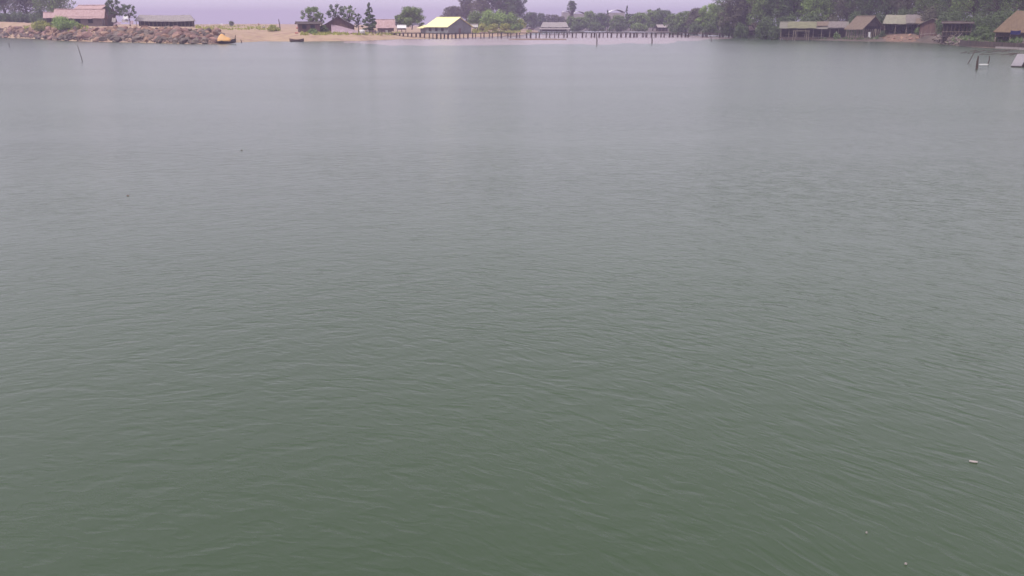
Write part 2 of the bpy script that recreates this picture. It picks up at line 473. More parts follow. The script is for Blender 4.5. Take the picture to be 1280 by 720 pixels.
# ------------------------------------------------------------------ buildings
def roof_pair(t, L, W_, ze, zr, mname, ox=0.4, oy=0.5, th=0.12, rough=0.08, name='roof', seed=1, hip=0.0):
    rd = random.Random(seed); out = []
    hy = W_ / 2 + oy; drop = (zr - ze) * (oy / (W_ / 2))
    for s in (-1, 1):
        m_ = MB()
        def fn(u, v, s=s):
            hx = L / 2 + ox - hip * (1 - 0) * v * 0
            x = -hx + 2 * hx * u
            if hip: x *= (1 - hip * v)
            y = s * hy * (1 - v); z = (ze - drop) + (zr - ze + drop) * v
            j = mnoise.noise((x * 0.9 + seed * 5, y * 1.1, s * 3)) * rough
            sag = -0.04 * L * 0.25 * sin(pi * u) * (rough > 0.05)
            return (x, y, z + j + sag + (0.004 if s > 0 else 0))
        m_.slab(fn, 14, 5, th) if s < 0 else m_.slab(lambda u, v: fn(1 - u, v), 14, 5, th)
        out.append(m_.build(name, mname, t))
    if hip:
        hx = L / 2 + ox; hr = hx * (1 - hip)
        for s in (-1, 1):
            m_ = MB(); vs = [(s * hx, -hy, ze - drop), (s * hx, hy, ze - drop), (s * hr, 0, zr), (s * hx, -hy, ze - drop - th), (s * hx, hy, ze - drop - th), (s * hr, 0, zr - th)]
            m_.add(vs, [(0, 1, 2), (5, 4, 3), (0, 3, 4, 1), (1, 4, 5, 2), (2, 5, 3, 0)]); out.append(m_.build('hip_end', mname, t))
    return out
def building(name, label, cat, loc, rz, L, W_, ze, zr, roofm, wallm, style='closed', group=None, ox=.4, oy=.5, rough=.08,
             posts=5, floor=0.0, gables=True, hip=0.0, seed=1, windows=2, door=True, postm='bamboo', wallh=None, rail=False, backwall=True):
    """ridge along local x; style closed / open (posts, dark back wall)"""
    t = empty(name, loc, rz, label, cat, group)
    rd = random.Random(seed)
    roof_pair(t, L, W_, ze, zr, roofm, ox, oy, .12, rough, seed=seed, hip=hip)
    if not hip:
        m_ = MB(); m_.tube((-L/2-ox, 0, zr + .05), (L/2+ox, 0, zr + .05), .11, .11, 6); m_.build('ridge_cap', roofm, t)
    th = .12
    if gables and not hip:
        for s in (-1, 1):
            m_ = MB(); x = s * (L / 2 - .06)
            vs = [(x - .05, -W_/2, ze - .05), (x - .05, W_/2, ze - .05), (x - .05, 0, zr - .18), (x + .05, -W_/2, ze - .05), (x + .05, W_/2, ze - .05), (x + .05, 0, zr - .18)]
            m_.add(vs, [(0, 2, 1), (3, 4, 5), (0, 1, 4, 3), (1, 2, 5, 4), (2, 0, 3, 5)]); m_.build('gable', wallm, t)
    if style == 'closed':
        for (x0, x1, y0, y1) in ((-L/2, L/2, -W_/2, -W_/2+th), (-L/2, L/2, W_/2-th, W_/2), (-L/2, -L/2+th, -W_/2+th, W_/2-th), (L/2-th, L/2, -W_/2+th, W_/2-th)):
            m_ = MB(); m_.box(x0, x1, y0, y1, -.6, ze); wl = m_.build('wall', wallm, t)
        for k in range(windows):
            x = -L/2 + L * (k + .7) / (windows + .6)
            w_ = MB(); w_.box(x - .55, x + .55, -W_/2 - .03, -W_/2 + .002, ze * .42, ze * .80); wo_ = w_.build('window', 'dark', t)
            f_ = MB()
            for (a, b_, c, d) in ((-.65, -.55, ze*.40, ze*.84), (.55, .65, ze*.40, ze*.84), (-.55, .55, ze*.80, ze*.84), (-.55, .55, ze*.40, ze*.42)):
                f_.box(x + a, x + b_, -W_/2 - .07, -W_/2 - .001, c, d)
            f_.build('frame', 'wood', wo_)
        if door:
            d_ = MB(); d_.box(L/2 + .001, L/2 + .05, -.5, .5, 0, min(2.1, ze * .8)); do = d_.build('door', 'plank', t)
            h_ = MB(); h_.box(L/2 + .05, L/2 + .1, .34, .42, .95, 1.05); h_.build('handle', 'bamboo', do)
    else:
        for s in (-1, 1):
            for k in range(posts):
                x = -L/2 + .1 + (L - .2) * k / (posts - 1); a = rd.uniform(-.05, .05)
                m_ = MB(); m_.tube((x + a, s * (W_/2 - .1), -1.6), (x - a, s * (W_/2 - .1), ze), .10, .08, 6); m_.build('post', postm, t)
        m_ = MB(); m_.box(-L/2, L/2, -W_/2, W_/2, floor - .15, floor); m_.build('floor', 'wood', t)
        if backwall:
            m_ = MB(); m_.box(-L/2 + .05, L/2 - .05, W_/2 - .3, W_/2 - .22, floor, ze - .1); m_.build('back_wall', 'wood', t)
        for s in (-1, 1):
            m_ = MB(); m_.box(-L/2, L/2, s * (W_/2 - .1) - .05, s * (W_/2 - .1) + .05, ze - .22, ze - .08); m_.build('beam', 'wood', t)
        if wallh:
            m_ = MB(); m_.box(-L/2 + .1, L/2 - .1, -W_/2 + .04, -W_/2 + .09, floor, floor + wallh); m_.build('half_wall', wallm, t)
        if rail:
            m_ = MB(); m_.tube((-L/2, -W_/2 - .02, floor + .95), (L/2, -W_/2 - .02, floor + .95), .05); m_.build('railing', 'bamboo', t)
        nb = max(1, int(L / 4))
        for k in range(nb):
            x = -L/2 + L * (k + .5) / nb
            m_ = MB(); m_.box(x - .8, x + .8, -.5, .3, floor + .68, floor + .74)
            for (a, b_) in ((-.7, -.4), (.7, -.4), (-.7, .2), (.7, .2)): m_.box(x + a - .03, x + a + .03, b_ - .03, b_ + .03, floor, floor + .68)
            m_.build('table', 'bamboo', t)
    return t
def at(px, Y, z): return (XY(px, Y), Y, z)
def face(px, d=0): return -math.atan((px - 640) / 1150) + radians(d)   # turned towards the river crossing

# ---- left spit: houses
Y = 262; z = LA.z(110, Y)
building('thatched_house', 'low house with long pale pink thatched roof behind the green shrub on the left', 'house', at(103, Y, ZY(34.5, Y)), face(103, -8),
         50 * MPP(Y), 7.5, ZY(21, Y) - ZY(34.5, Y), ZY(11.5, Y) - ZY(34.5, Y), 'pthatch', 'bwall', ox=.9, oy=.6, rough=.16, seed=3, windows=3)
Y = 274
building('thatched_house', 'taller thatched house with dark gable rising behind the low pink roofed house', 'house', at(119, Y, ZY(32, Y)), face(119, -42),
         8.5, 8.5, ZY(16, Y) - ZY(32, Y), ZY(6.5, Y) - ZY(32, Y), 'pthatch', 'wood', ox=.9, oy=.9, rough=.2, seed=4, windows=1)
Y = 277
t = building('lean_to_shed', 'lean to shed with sloping faded roof left of the low pink roofed house', 'shed', at(72, Y, ZY(32, Y)), face(72, -6),
         24 * MPP(Y), 4, ZY(21, Y) - ZY(32, Y), ZY(15.5, Y) - ZY(32, Y), 'pthatch', 'bwall', 'open', posts=4, rough=.12, seed=5)
Y = 268
t = building('long_shed', 'long grey roofed shed with dark open front beyond the boulders', 'shed', at(208, Y, ZY(32.5, Y)), face(208, -4),
         66 * MPP(Y), 7, ZY(25, Y) - ZY(32.5, Y), ZY(18.5, Y) - ZY(32.5, Y), 'gthatch', 'bwall', 'open', posts=15, hip=.14, rough=.10, seed=6, postm='bamboo')

# middle group
Y = LA.hit(386, 40.5)
building('flat_roofed_shed', 'small dark shed with flat overhanging roof left of the gabled house', 'shed', at(386, Y, LA.z(390, Y)), face(390, 4),
         26 * MPP(Y), 4.5, ZY(29.2, Y) - LA.z(390, Y), ZY(27.5, Y) - LA.z(390, Y), 'wood', 'plank', ox=.7, oy=.6, rough=.03, seed=7, windows=2, gables=False)
Y = LA.hit(425, 40.6) + 3; z = LA.z(425, Y)
t = building('gabled_house', 'dark gabled house under the open crowned trees behind the small boat', 'house', at(424, Y, z), radians(98),
         9, 38 * MPP(Y) * .95, ZY(31.5, Y) - z, ZY(20.5, Y) - z, 'wood', 'plank', ox=.7, oy=.9, rough=.08, seed=8, windows=1)
m_ = MB(); p0 = Vector(at(414, Y - 6, z)); 
Yn = Y - 7
def netfn(u, v):
    px = 414 + 33 * u; top = 29.5 + 9 * u; py = 41 + (top - 41) * v
    yy = Yn + 2.5 * v; return (XY(px, yy), yy, ZY(py, yy) + mnoise.noise((px * .3, v * 3, 2)) * .12)
m_.slab(netfn, 12, 6, .08)
tag(m_.build('netting_screen', 'lilac'), 'faded lilac netting hung slanting in front of the dark gabled house', 'netting')
Y = 330
building('thatched_hut', 'far low hut with pale pink thatch between the conifer and the round tree', 'hut', at(482, Y, ZY(36.5, Y)), face(482, 0),
         20 * MPP(Y), 6, ZY(32.5, Y) - ZY(36.5, Y), ZY(24.5, Y) - ZY(36.5, Y), 'pthatch', 'plank', ox=.6, oy=.8, rough=.2, seed=9, windows=1)
Y = 325
building('shelter', 'small pale ridge tent under the left side of the round tree', 'tent', at(502, Y, ZY(36.5, Y)), radians(10),
         11 * MPP(Y), 3, .5, ZY(31.5, Y) - ZY(36.5, Y), 'white', 'white', 'open', posts=3, ox=.1, oy=.1, rough=.02, seed=10)

# the bright roofed boathouse
Y = LA.hit(560, 43.6); z = LA.z(560, Y); mp = MPP(Y)
A_ = radians(42)
L_, W_ = 30 * mp / cos(A_) * 1.0, 30 * mp / sin(A_) * .92
ze, zr = ZY(32.3, Y) - z, ZY(21.5, Y) - z
cx = XY(560, Y) - L_/2 * cos(A_) + W_/2 * sin(A_); cy = Y + L_/2 * sin(A_) + W_/2 * cos(A_)
t = building('boathouse', 'grey boathouse with bright yellow white metal roof behind the jetty', 'boathouse', (cx, cy, z), -A_,
             L_, W_, ze, zr, 'tin', 'gwall', ox=.5, oy=.7, rough=.0, seed=11, windows=3)
m_ = MB(); m_.slab(lambda u, v: (-L_/2 - 3.6 + 3.3 * u, -W_/2 - 1.2 + 3.8 * v, ze - .75 + 1.0 * v), 6, 3, .07); m_.build('annex_roof', 'tin', t)
m_ = MB(); m_.box(-L_/2 - 3.2, -L_/2 - .05, -W_/2 + .3, -W_/2 + 2.4, -.5, ze - .62); m_.build('annex', 'gwall', t)
# white tank beside it
def lathe(m_, prof, n=14, c=(0, 0, 0)):
    vs = []; 
    for r, zz in prof:
        for i in range(n): a = 2 * pi * i / n; vs.append((c[0] + r * cos(a), c[1] + r * sin(a), c[2] + zz))
    fs = []
    for j in range(len(prof) - 1):
        for i in range(n): fs.append((j * n + i, j * n + (i + 1) % n, (j + 1) * n + (i + 1) % n, (j + 1) * n + i))
    fs.append(tuple(range(n))[::-1]); fs.append(tuple((len(prof) - 1) * n + i for i in range(n))); m_.add(vs, fs)
def tank(label, px, Y, z, r, h, group=None):
    t = empty('water_tank', at(px, Y, z), 0, label, 'tank', group)
    m_ = MB(); lathe(m_, [(r, 0), (r, h * .8), (r * .93, h * .9), (r * .55, h * .97), (r * .2, h)]); m_.build('body', 'white', t, True)
    m_ = MB(); lathe(m_, [(r * .25, h * .97), (r * .25, h * 1.06), (r * .1, h * 1.08)]); m_.build('lid', 'concrete', t, True)
    for zz in (.25, .5):
        m_ = MB(); lathe(m_, [(r * 1.03, h * zz), (r * 1.03, h * zz + .06)]); m_.build('rib', 'concrete', t)
Y = LA.hit(452.5, 43)
tank('white tank standing at the left end of the low net fence', 452.5, Y, LA.z(452, Y), 3.4 * MPP(Y), 5.5 * MPP(Y))
# pale raised shed right of the boathouse
Y = 330; z = ZY(38.5, Y)
t = empty('raised_box', at(592, Y, z), 0, 'pale box raised on posts at the right side of the boathouse', 'storage box')
b0, b1 = ZY(34, Y) - z, ZY(30, Y) - z; hw = 5.5 * MPP(Y)
m_ = MB(); m_.box(-hw, hw, -1, 1, b0, b1); m_.build('body', 'white', t)
m_ = MB(); m_.box(-hw * 1.08, hw * 1.08, -1.15, 1.15, b1 + .002, b1 + .12); m_.build('lid', 'concrete', t)
for sx in (-1, 1):
    for sy in (-1, 1):
        m_ = MB(); m_.tube((sx * hw * .85, sy * .8, -.4), (sx * hw * .85, sy * .8, b0), .09); m_.build('post', 'wood', t)

# far side: stilt house
Y = 390
t = building('stilt_house', 'two tiered grey roofed stilt house rising behind the jetty posts', 'stilt house', at(693, Y, .3), face(693, 2),
             32 * MPP(Y), 7, ZY(33, Y) - .3, ZY(27.5, Y) - .3, 'gthatch', 'bwall', 'open', posts=6, floor=ZY(38.5, Y) - .3, hip=.16, rough=.12, seed=13)
m_ = MB(); m_.slab(lambda u, v: (-19 * MPP(Y) + 38 * MPP(Y) * u, -5.2 + 2.2 * v, ZY(36.3, Y) - .3 + .55 * v), 10, 3, .1); m_.build('lower_roof', 'concrete', t)
for k in range(7):
    m_ = MB(); x = -18 * MPP(Y) + 6 * k * MPP(Y); m_.tube((x, -5, -1.2), (x, -5, ZY(36.4, Y) - .3), .11); m_.build('stilt', 'wood', t)
# pale roofed hut on the far bank
Y = 425
building('bank_hut', 'small hut with pale flat roof among trees behind the right part of the jetty', 'hut', at(828.5, Y, ZY(38.6, Y)), radians(5),
         15 * MPP(Y), 4, ZY(33.5, Y) - ZY(38.6, Y), ZY(30.8, Y) - ZY(38.6, Y), 'concrete', 'plank', 'open', posts=4, rough=.02, seed=14)
Y = 560
building('bank_hut', 'tiny pale roofed hut at the waterline left of the stilt house', 'hut', at(663.5, Y, ZY(37, Y)), 0,
         7 * MPP(Y), 4, ZY(34.3, Y) - ZY(37, Y), ZY(32.8, Y) - ZY(37, Y), 'concrete', 'plank', 'closed', rough=.02, seed=15, windows=1)
# white domed roofs far behind the trees
def hangar(px, w_, top, Y, label):
    z0 = ZY(36, Y); r = w_ * MPP(Y) / 2; h = ZY(top, Y) - z0
    t = empty('storage_hall', at(px, Y, z0), 0, label, 'hall', 'white roofed halls beyond the trees')
    m_ = MB(); m_.slab(lambda u, v: (-r + 2 * r * u, -9 + 18 * v, h - r * .35 + r * .35 * sin(pi * u) ** .8), 16, 2, .2); m_.build('roof', 'white', t, True)
    m_ = MB(); m_.box(-r * .97, r * .97, -8.7, 8.7, -2, h - r * .35 - .25); m_.build('wall', 'concrete', t)
    for k in range(4):
        m_ = MB(); x = -r * .7 + r * .46 * k; m_.box(x - .7, x + .7, -8.76, -8.69, h * .35, h * .5); m_.build('window', 'dark', t)
hangar(769, 19, 12.0, 560, 'widest white domed hall roof above the far trees, beside the small conifer')
hangar(722.5, 14, 14.2, 560, 'white hall roof just right of the tall slender tree')
hangar(707, 9, 13.4, 560, 'small white hall roof just left of the tall slender tree')

# ---- right shore
Y = LB.hit(938, 45) + 2; z = LB.z(938, Y)
t = building('thatched_shelter', 'small brown thatched shelter at the left end of the right shore', 'shelter', at(939, Y, z), face(939, 3),
         19 * MPP(Y), 5, ZY(36, Y) - z, ZY(28.3, Y) - z, 'thatch', 'wood', 'open', posts=4, rough=.1, floor=.2, seed=16, rail=True)
Y = Y - 1
m_ = MB(); m_.slab(lambda u, v: (XY(923 + 7 * u, Y), Y - 2 + 2.5 * v, ZY(34, Y) + (ZY(28, Y) - ZY(34, Y)) * v * (1 - .3 * u) + sin(u * 9) * .1), 8, 5, .05)
tag(m_.build('white_tarpaulin', 'cloth'), 'white tarpaulin hung at the left end of the small brown thatched shelter', 'tarpaulin')

Y = LB.hit(1017, 49.3) + 2; z = .55; s_ = MPP(Y)
t = building('long_shelter', 'long low waterside shelter with greenish grey patched roof', 'shelter', at(1017, Y, z), face(1017, 1),
         78 * s_, 7, ZY(34, Y) - z, ZY(27.3, Y) - z, 'rtin', 'wood', 'open', posts=9, rough=.12, floor=.2, seed=17, gables=False)
m_ = MB(); m_.box(-36 * s_, 38 * s_, -3.9, -3.8, -1.2, .15); m_.build('skirt_wall', 'wood', t)
def roof_patch(t, W_, ze, zr, x0, x1, v0, v1, m, oy=.5, seed=0):
    hy = W_ / 2 + oy; drop = (zr - ze) * (oy / (W_ / 2)); m_ = MB()
    def fn(u, v):
        vv = v0 + (v1 - v0) * v; x = x0 + (x1 - x0) * u + mnoise.noise((v * 3, seed, u * 2)) * .3
        return (x, -hy * (1 - vv) - .06 + mnoise.noise((u * 4, seed, 2)) * .12 * (1 - v), ze - drop + (zr - ze + drop) * vv + .17 + mnoise.noise((x * .8, vv * 4, seed)) * .10)
    m_.slab(fn, 12, 4, .05); return m_.build('roof_patch', m, t)
zz0, zz1 = ZY(34, Y) - z, ZY(27.3, Y) - z
roof_patch(t, 7, zz0, zz1, -31 * s_, 3 * s_, -.12, .92, 'gpatch', seed=1)
roof_patch(t, 7, zz0, zz1, 3.5 * s_, 17 * s_, .25, .97, 'thatch', seed=2)
roof_patch(t, 7, zz0, zz1, 16 * s_, 38 * s_, -.03, .95, 'dthatch', seed=3)
# small table frame in front of it
Y2 = Y - 5.5
t = empty('frame_stand', at(1002, Y2, 0), 0, 'pale bamboo frame standing at the water under the left half of the long shelter', 'frame')
w2, h2 = 8.5 * s_, ZY(38.6, Y2)
for sx in (-1, 1):
    for sy in (-1, 1):
        m_ = MB(); m_.tube((sx * w2, sy * .9, -.8), (sx * w2 * .95, sy * .9, h2), .07); m_.build('leg', 'bamboo', t)
for sy in (-1, 1):
    m_ = MB(); m_.tube((-w2 * 1.05, sy * .9, h2), (w2 * 1.05, sy * .9, h2), .07); m_.build('rail', 'bamboo', t)
m_ = MB(); m_.box(-w2 * .95, w2 * .95, -.9, .9, .3, .38); m_.build('shelf', 'wood', t)

# gabled bamboo hut
Y = LB.hit(1080, 49.5) + 3; z = .6; mp = MPP(Y); A_ = radians(50)
L_, W_ = 20 * mp / cos(A_) * .9, 24 * mp / sin(A_) * .85
t = building('bamboo_hut', 'bamboo hut on the water with brown peaked roof beside the long shelter', 'hut', at(1081, Y + 2, z), face(1081) - A_,
             L_, W_, ZY(32.5, Y) - z, ZY(20, Y) - z, 'thatch', 'wood', 'open', posts=6, rough=.1, floor=.3, seed=18, ox=.7, oy=.9)
for k in range(9):
    m_ = MB(); y_ = -W_/2 + .2 + (W_ - .4) * k / 8; m_.tube((L_/2 - .05, y_, -1), (L_/2 - .05, y_, (ZY(32.5, Y) - z) * .75), .08); m_.build('stake', 'bamboo', t)
for k in range(8):
    m_ = MB(); x_ = -L_/2 + .4 + (L_ - .8) * k / 7; m_.tube((x_, -W_/2 - .02, -1), (x_, -W_/2 - .02, (ZY(32.5, Y) - z) * .8), .07); m_.build('stake', 'bamboo', t)
# white cloth hanging
Yc = Y - 4.6
m_ = MB(); m_.slab(lambda u, v: (XY(1086 + 3.2 * u, Yc) + .12 * (1 - v), Yc + .12 * sin(u * 8), ZY(46, Yc) + (ZY(40, Yc) - ZY(46, Yc)) * v - .25 * u * (1 - v)), 8, 6, .03)
tag(m_.build('hanging_cloth', 'cloth'), 'white cloth hanging at the open gable of the bamboo hut', 'cloth')
def pole(name, label, p0, p1, r, m='bamboo', cat='pole', group=None):
    p0, p1 = Vector(p0), Vector(p1); mid = (p0 + p1) / 2 + Vector((r * .6, 0, 0))
    t = MB(); t.limb([(0, 0, 0), mid - p0, p1 - p0], [r, r * .9, r * .7], 7)
    o = t.build(name, m); o.location = p0; return tag(o, label, cat, group)
Yp = G(1095.5, 51.3).y
pole('wooden_post', 'pale upright post between the bamboo hut and the orange earth bank', at(1096, Yp, -.5), at(1094.5, Yp, ZY(36, Yp)), .16)

# wide open pavilion
Y = LB.hit(1140, 43) + 5; z = LB.z(1140, Y); mp = MPP(Y)
t = building('open_pavilion', 'open pavilion with pale yellow and pinkish roof above the orange earth bank', 'pavilion', at(1139, Y, z), face(1139, 3),
             64 * mp, 8, ZY(28, Y) - z, ZY(18.2, Y) - z, 'ptin', 'plank', 'open', posts=6, rough=.12, floor=.15, seed=19, hip=.10)
zz = ZY(30.5, Y) - z
m_ = MB(); m_.slab(lambda u, v: (3 * mp + (30 - 5 * v) * mp * u, -6.3 + 3.6 * v, ZY(29, Y - 5) - z + 1.25 * v + mnoise.noise((u * 9, v * 4, 1)) * .12 + .0), 12, 5, .12)
m_.build('thatch_patch', 'thatch', t)
roof_patch(t, 8, ZY(28, Y) - z, ZY(18.2, Y) - z, -8 * mp, 10 * mp, -.05, .9, 'dthatch', seed=5)
roof_patch(t, 8, ZY(28, Y) - z, ZY(18.2, Y) - z, 9.01 * mp, 26 * mp, -.02, .97, 'rtin', seed=6)
pole('roof_pole', 'short thin pole sticking up from the pavilion ridge', at(1161, Y, ZY(21, Y)), at(1161, Y, ZY(16.3, Y)), .07, 'wood')
# brown shack with railing right of it
Y = LB.hit(1165, 45) + 3.5; z = LB.z(1165, Y); mp = MPP(Y)
t = building('plank_shack', 'brown plank shack with low gable at the right end of the pavilion', 'shack', at(1164, Y, z), radians(66),
             5, 26 * mp, ZY(29.3, Y) - z, ZY(22.5, Y) - z, 'rtin', 'plank', rough=.06, ox=.6, oy=.5, seed=20, windows=0)
zr_ = z
t = empty('railing', at(1172, Y - 4, z), face(1172), 'pale crooked handrail in front of the brown plank shack', 'railing')
for k in range(9):
    x = (-18 + 5 * k) * mp; m_ = MB(); m_.tube((x, 0, -1), (x + random.Random(k).uniform(-.15, .15), 0, .95 + .1 * (k % 3)), .06); m_.build('post', 'bamboo', t)
m_ = MB(); m_.limb([(-19 * mp, 0, .35), (-4 * mp, 0, .6), (12 * mp, 0, 1.0), (24 * mp, 0, .9)], [.06] * 4); m_.build('rail', 'concrete', t)
# dark post pavilion
Y = LB.hit(1197, 47) + 3; z = LB.z(1197, Y); mp = MPP(Y)
building('post_shelter', 'dark flat roofed post shelter above the grey rubble heap', 'shelter', at(1196, Y, z), face(1196, 2),
         32 * mp, 5, ZY(28.6, Y) - z, ZY(26.9, Y) - z, 'wood', 'wood', 'open', posts=8, rough=.04, floor=.2, seed=21, rail=True, postm='wood')
# right roof
Y = LB.hit(1290, 46.5) + 4; z = LB.z(1290, Y); mp = MPP(Y)
t = building('thatched_restaurant', 'large orange thatched shelter cut by the right edge of the picture', 'shelter', at(1302, Y, z), face(1302, 0), 98 * mp, 10, ZY(37, Y) - z, ZY(13, Y) - z, 'othatch', 'wood', 'open', posts=7, rough=.14, floor=.15, seed=22, hip=.42, wallh=.9)
Yb = Y - 5.2
m_ = MB(); m_.slab(lambda u, v: (XY(1264 + 13 * u, Yb), Yb + .1 * sin(u * 7), ZY(42.5, Yb) + (ZY(38, Yb) - ZY(42.5, Yb)) * v - .08 * sin(u * 3.1)), 8, 3, .03)
tag(m_.build('blue_tarpaulin', 'blue'), 'dark blue tarpaulin strip under the eave of the orange thatched shelter', 'tarpaulin')
# embankment wall and ledge on the right
def wall_run(name, label, cat, pts, zt, th, m, zb=-.6, kind=None):
    m_ = MB(); n = len(pts); vs = []
    for (x, y), z_ in zip(pts, zt): vs += [(x, y, zb), (x, y, z_), (x + .0, y + th, z_), (x, y + th, zb)]
    fs = []
    for i in range(n - 1):
        for k in range(4): fs.append((4*i + k, 4*i + 4 + k, 4*i + 4 + (k+1) % 4, 4*i + (k+1) % 4))
    fs += [(0, 1, 2, 3), (4*n-1, 4*n-2, 4*n-3, 4*n-4)]; m_.add(vs, fs)
    return tag(m_.build(name, m), label, cat, kind=kind)
pp = [(1206, 57.6), (1225, 58.9), (1250, 60), (1280, 61.3), (1330, 64.5), (1400, 69)]
pts = [Vector((XY(a, LB.shore(a)), LB.shore(a), 0)) for a, b in pp]
wall_run('retaining_wall', 'low dark retaining wall below the orange thatched shelter', 'wall', [(p.x, p.y + .9) for p in pts], [ZY(b - 7.5, p.y + 1) for (a, b), p in zip(pp, pts)], .4, 'wood')
wall_run('concrete_ledge', 'pale concrete ledge along the waterline at the right edge', 'ledge', [(p.x - .3, p.y - .9) for p in pts[2:]], [.36, .38, .40, .43], .9, 'concrete')

# ------------------------------------------------------------------ jetty
JP = [(487, 48.2), (560, 48.4), (640, 47.8), (720, 47.0), (790, 46.8), (840, 46.6), (880, 46.9), (930, 47.0)]
def jet(px):
    for a, b in zip(JP, JP[1:]):
        if px <= b[0]:
            t_ = (px - a[0]) / (b[0] - a[0]); return G(px, a[1] + (b[1] - a[1]) * t_)
    return G(*JP[-1])
o0 = jet(487)
t = empty('jetty', (o0.x, o0.y, 0), 0, 'long rickety wooden jetty on paired posts crossing the middle distance', 'jetty')
rd = random.Random(5)
def dk(px): return 1.62 - .25 * max(0, (px - 700)) / 230
px = 488; k = 0; postmesh = []
for v in range(6):
    m_ = MB(); h_ = 2.6; m_.tube((0, 0, -1), (rd.uniform(-.12, .12), 0, h_ - 1), .17 + .02 * v, .14, 6); postmesh.append(m_.mesh('post', 'wood'))
while px < 928:
    p = jet(px); gap = 5.2 if px < 590 else 11.2
    prs = [(0, 0)] if px < 590 else [(0, 0), (rd.uniform(3.4, 5.2), 0)]
    if not (rd.random() < .08 and px > 700):
        for dx, _ in prs:
            q = jet(px + dx)
            for s in (0, 1):
                o = link('post', rd.choice(postmesh), t); o.location = (q.x - o0.x + rd.uniform(-.1, .1), q.y - o0.y + 1.7 * s, 0)
                o.scale = (1, 1, (dk(px) + rd.uniform(-.15, .12)) / 1.6); 
        q = jet(px + prs[-1][0] / 2)
        m_ = MB(); m_.tube((q.x - o0.x, q.y - o0.y - .2, dk(px) - .12), (q.x - o0.x, q.y - o0.y + 1.9, dk(px) - .12), .08); m_.build('crossbeam', 'wood', t)
    px += gap * rd.uniform(.85, 1.15)
def strip(y0, y1, z0, z1, name, m, jig, a0=487, a1=915):
    m_ = MB(); N_ = 160; vs = []
    for i in range(N_ + 1):
        p = jet(a0 + (a1 - a0) * i / N_); zj = dk(a0 + (a1 - a0) * i / N_) + mnoise.noise((i * .23, 0, 1)) * jig
        x, y = p.x - o0.x, p.y - o0.y
        vs += [(x, y + y0, zj + z0), (x, y + y1, zj + z0), (x, y + y1, zj + z1), (x, y + y0, zj + z1)]
    fs = []
    for i in range(N_):
        for k_ in range(4): fs.append((4*i + k_, 4*i + (k_+1) % 4, 4*i + 4 + (k_+1) % 4, 4*i + 4 + k_))
    fs += [(3, 2, 1, 0), (4*N_, 4*N_+1, 4*N_+2, 4*N_+3)]; m_.add(vs, fs); return m_.build(name, m, t)
strip(0, 1.7, -.05, .05, 'deck', 'wood', .12)
strip(-.1, .0, -.16, -.04, 'stringer', 'wood', .12)
# low net fence running left from the jetty
Yf = LA.hit(470, 44)
t = empty('net_fence', at(457, Yf, LA.z(457, Yf)), 0, 'low pale net fence on stakes between the white tank and the jetty', 'fence')
for k in range(9):
    px = 457 + 4 * k; y_ = Yf + k * .6; m_ = MB(); x_ = XY(px, y_) - XY(457, Yf); m_.tube((x_, y_ - Yf, -.5), (x_ + .05, y_ - Yf, 1.0), .07); m_.build('stake', 'wood', t)
    if k < 8:
        px1 = px + 3.8; m_ = MB(); x1 = XY(px1, y_ + .5) - XY(457, Yf)
        m_.slab(lambda u, v: (x_ + (x1 - x_) * u, y_ - Yf + .5 * u, .25 + (.6 - .25 * sin(pi * u) * (k % 2)) * v), 5, 2, .04); m_.build('net', ['cloth', 'bamboo', 'lilac'][k % 3], t)

# ------------------------------------------------------------------ boulders of the left shore
rd = random.Random(11)
def rock_mesh(seed, m):
    r_ = random.Random(seed); m_ = MB()
    import bmesh
    bm = bmesh.new(); bmesh.ops.create_icosphere(bm, subdivisions=2, radius=1)
    planes = [(Vector((r_.gauss(0, 1), r_.gauss(0, 1), r_.gauss(0, 1))).normalized(), r_.uniform(.5, .85)) for _ in range(9)]
    for v in bm.verts:
        for n_, d_ in planes:
            e = v.co.dot(n_) - d_
            if e > 0: v.co -= n_ * e
        v.co *= 1 + .08 * mnoise.noise(v.co * 2 + Vector((seed, 0, 0)))
    me = bpy.data.meshes.new('rock'); bm.to_mesh(me); bm.free(); me.materials.append(M[m]); return me
RM = {m: [rock_mesh(i * 7 + j, m) for i in range(6)] for j, m in enumerate(('rock', 'redrock', 'tanrock'))}
names_c = {'rock': 'grey', 'redrock': 'rust red', 'tanrock': 'sandy tan'}
def rock(px, py, size, m, label, group):
    Y = LA.hit(px, py); o = link('boulder', rd.choice(RM[m])); s_ = size
    o.scale = (s_ * rd.uniform(.8, 1.35), s_ * rd.uniform(.7, 1.1), s_ * rd.uniform(.5, .85))
    o.rotation_euler = (rd.uniform(-.5, .5), rd.uniform(-.5, .5), rd.uniform(0, 6.28))
    o.location = at(px, Y, LA.z(px, Y) + s_ * .22); return tag(o, label, 'boulder', group)
marks = [(-12, 'under the top left trees'), (30, 'below the yellow earth slope'), (60, 'below the green shrub'), (92, 'below the low pink roofed house'), (122, 'below the dark gable'), (146, 'below the spreading trees'),
         (172, 'under the left end of the long grey shed'), (205, 'under the middle of the long grey shed'), (228, 'under the right end of the long grey shed'), (252, 'left of the yellow covered boat'), (276, '')]
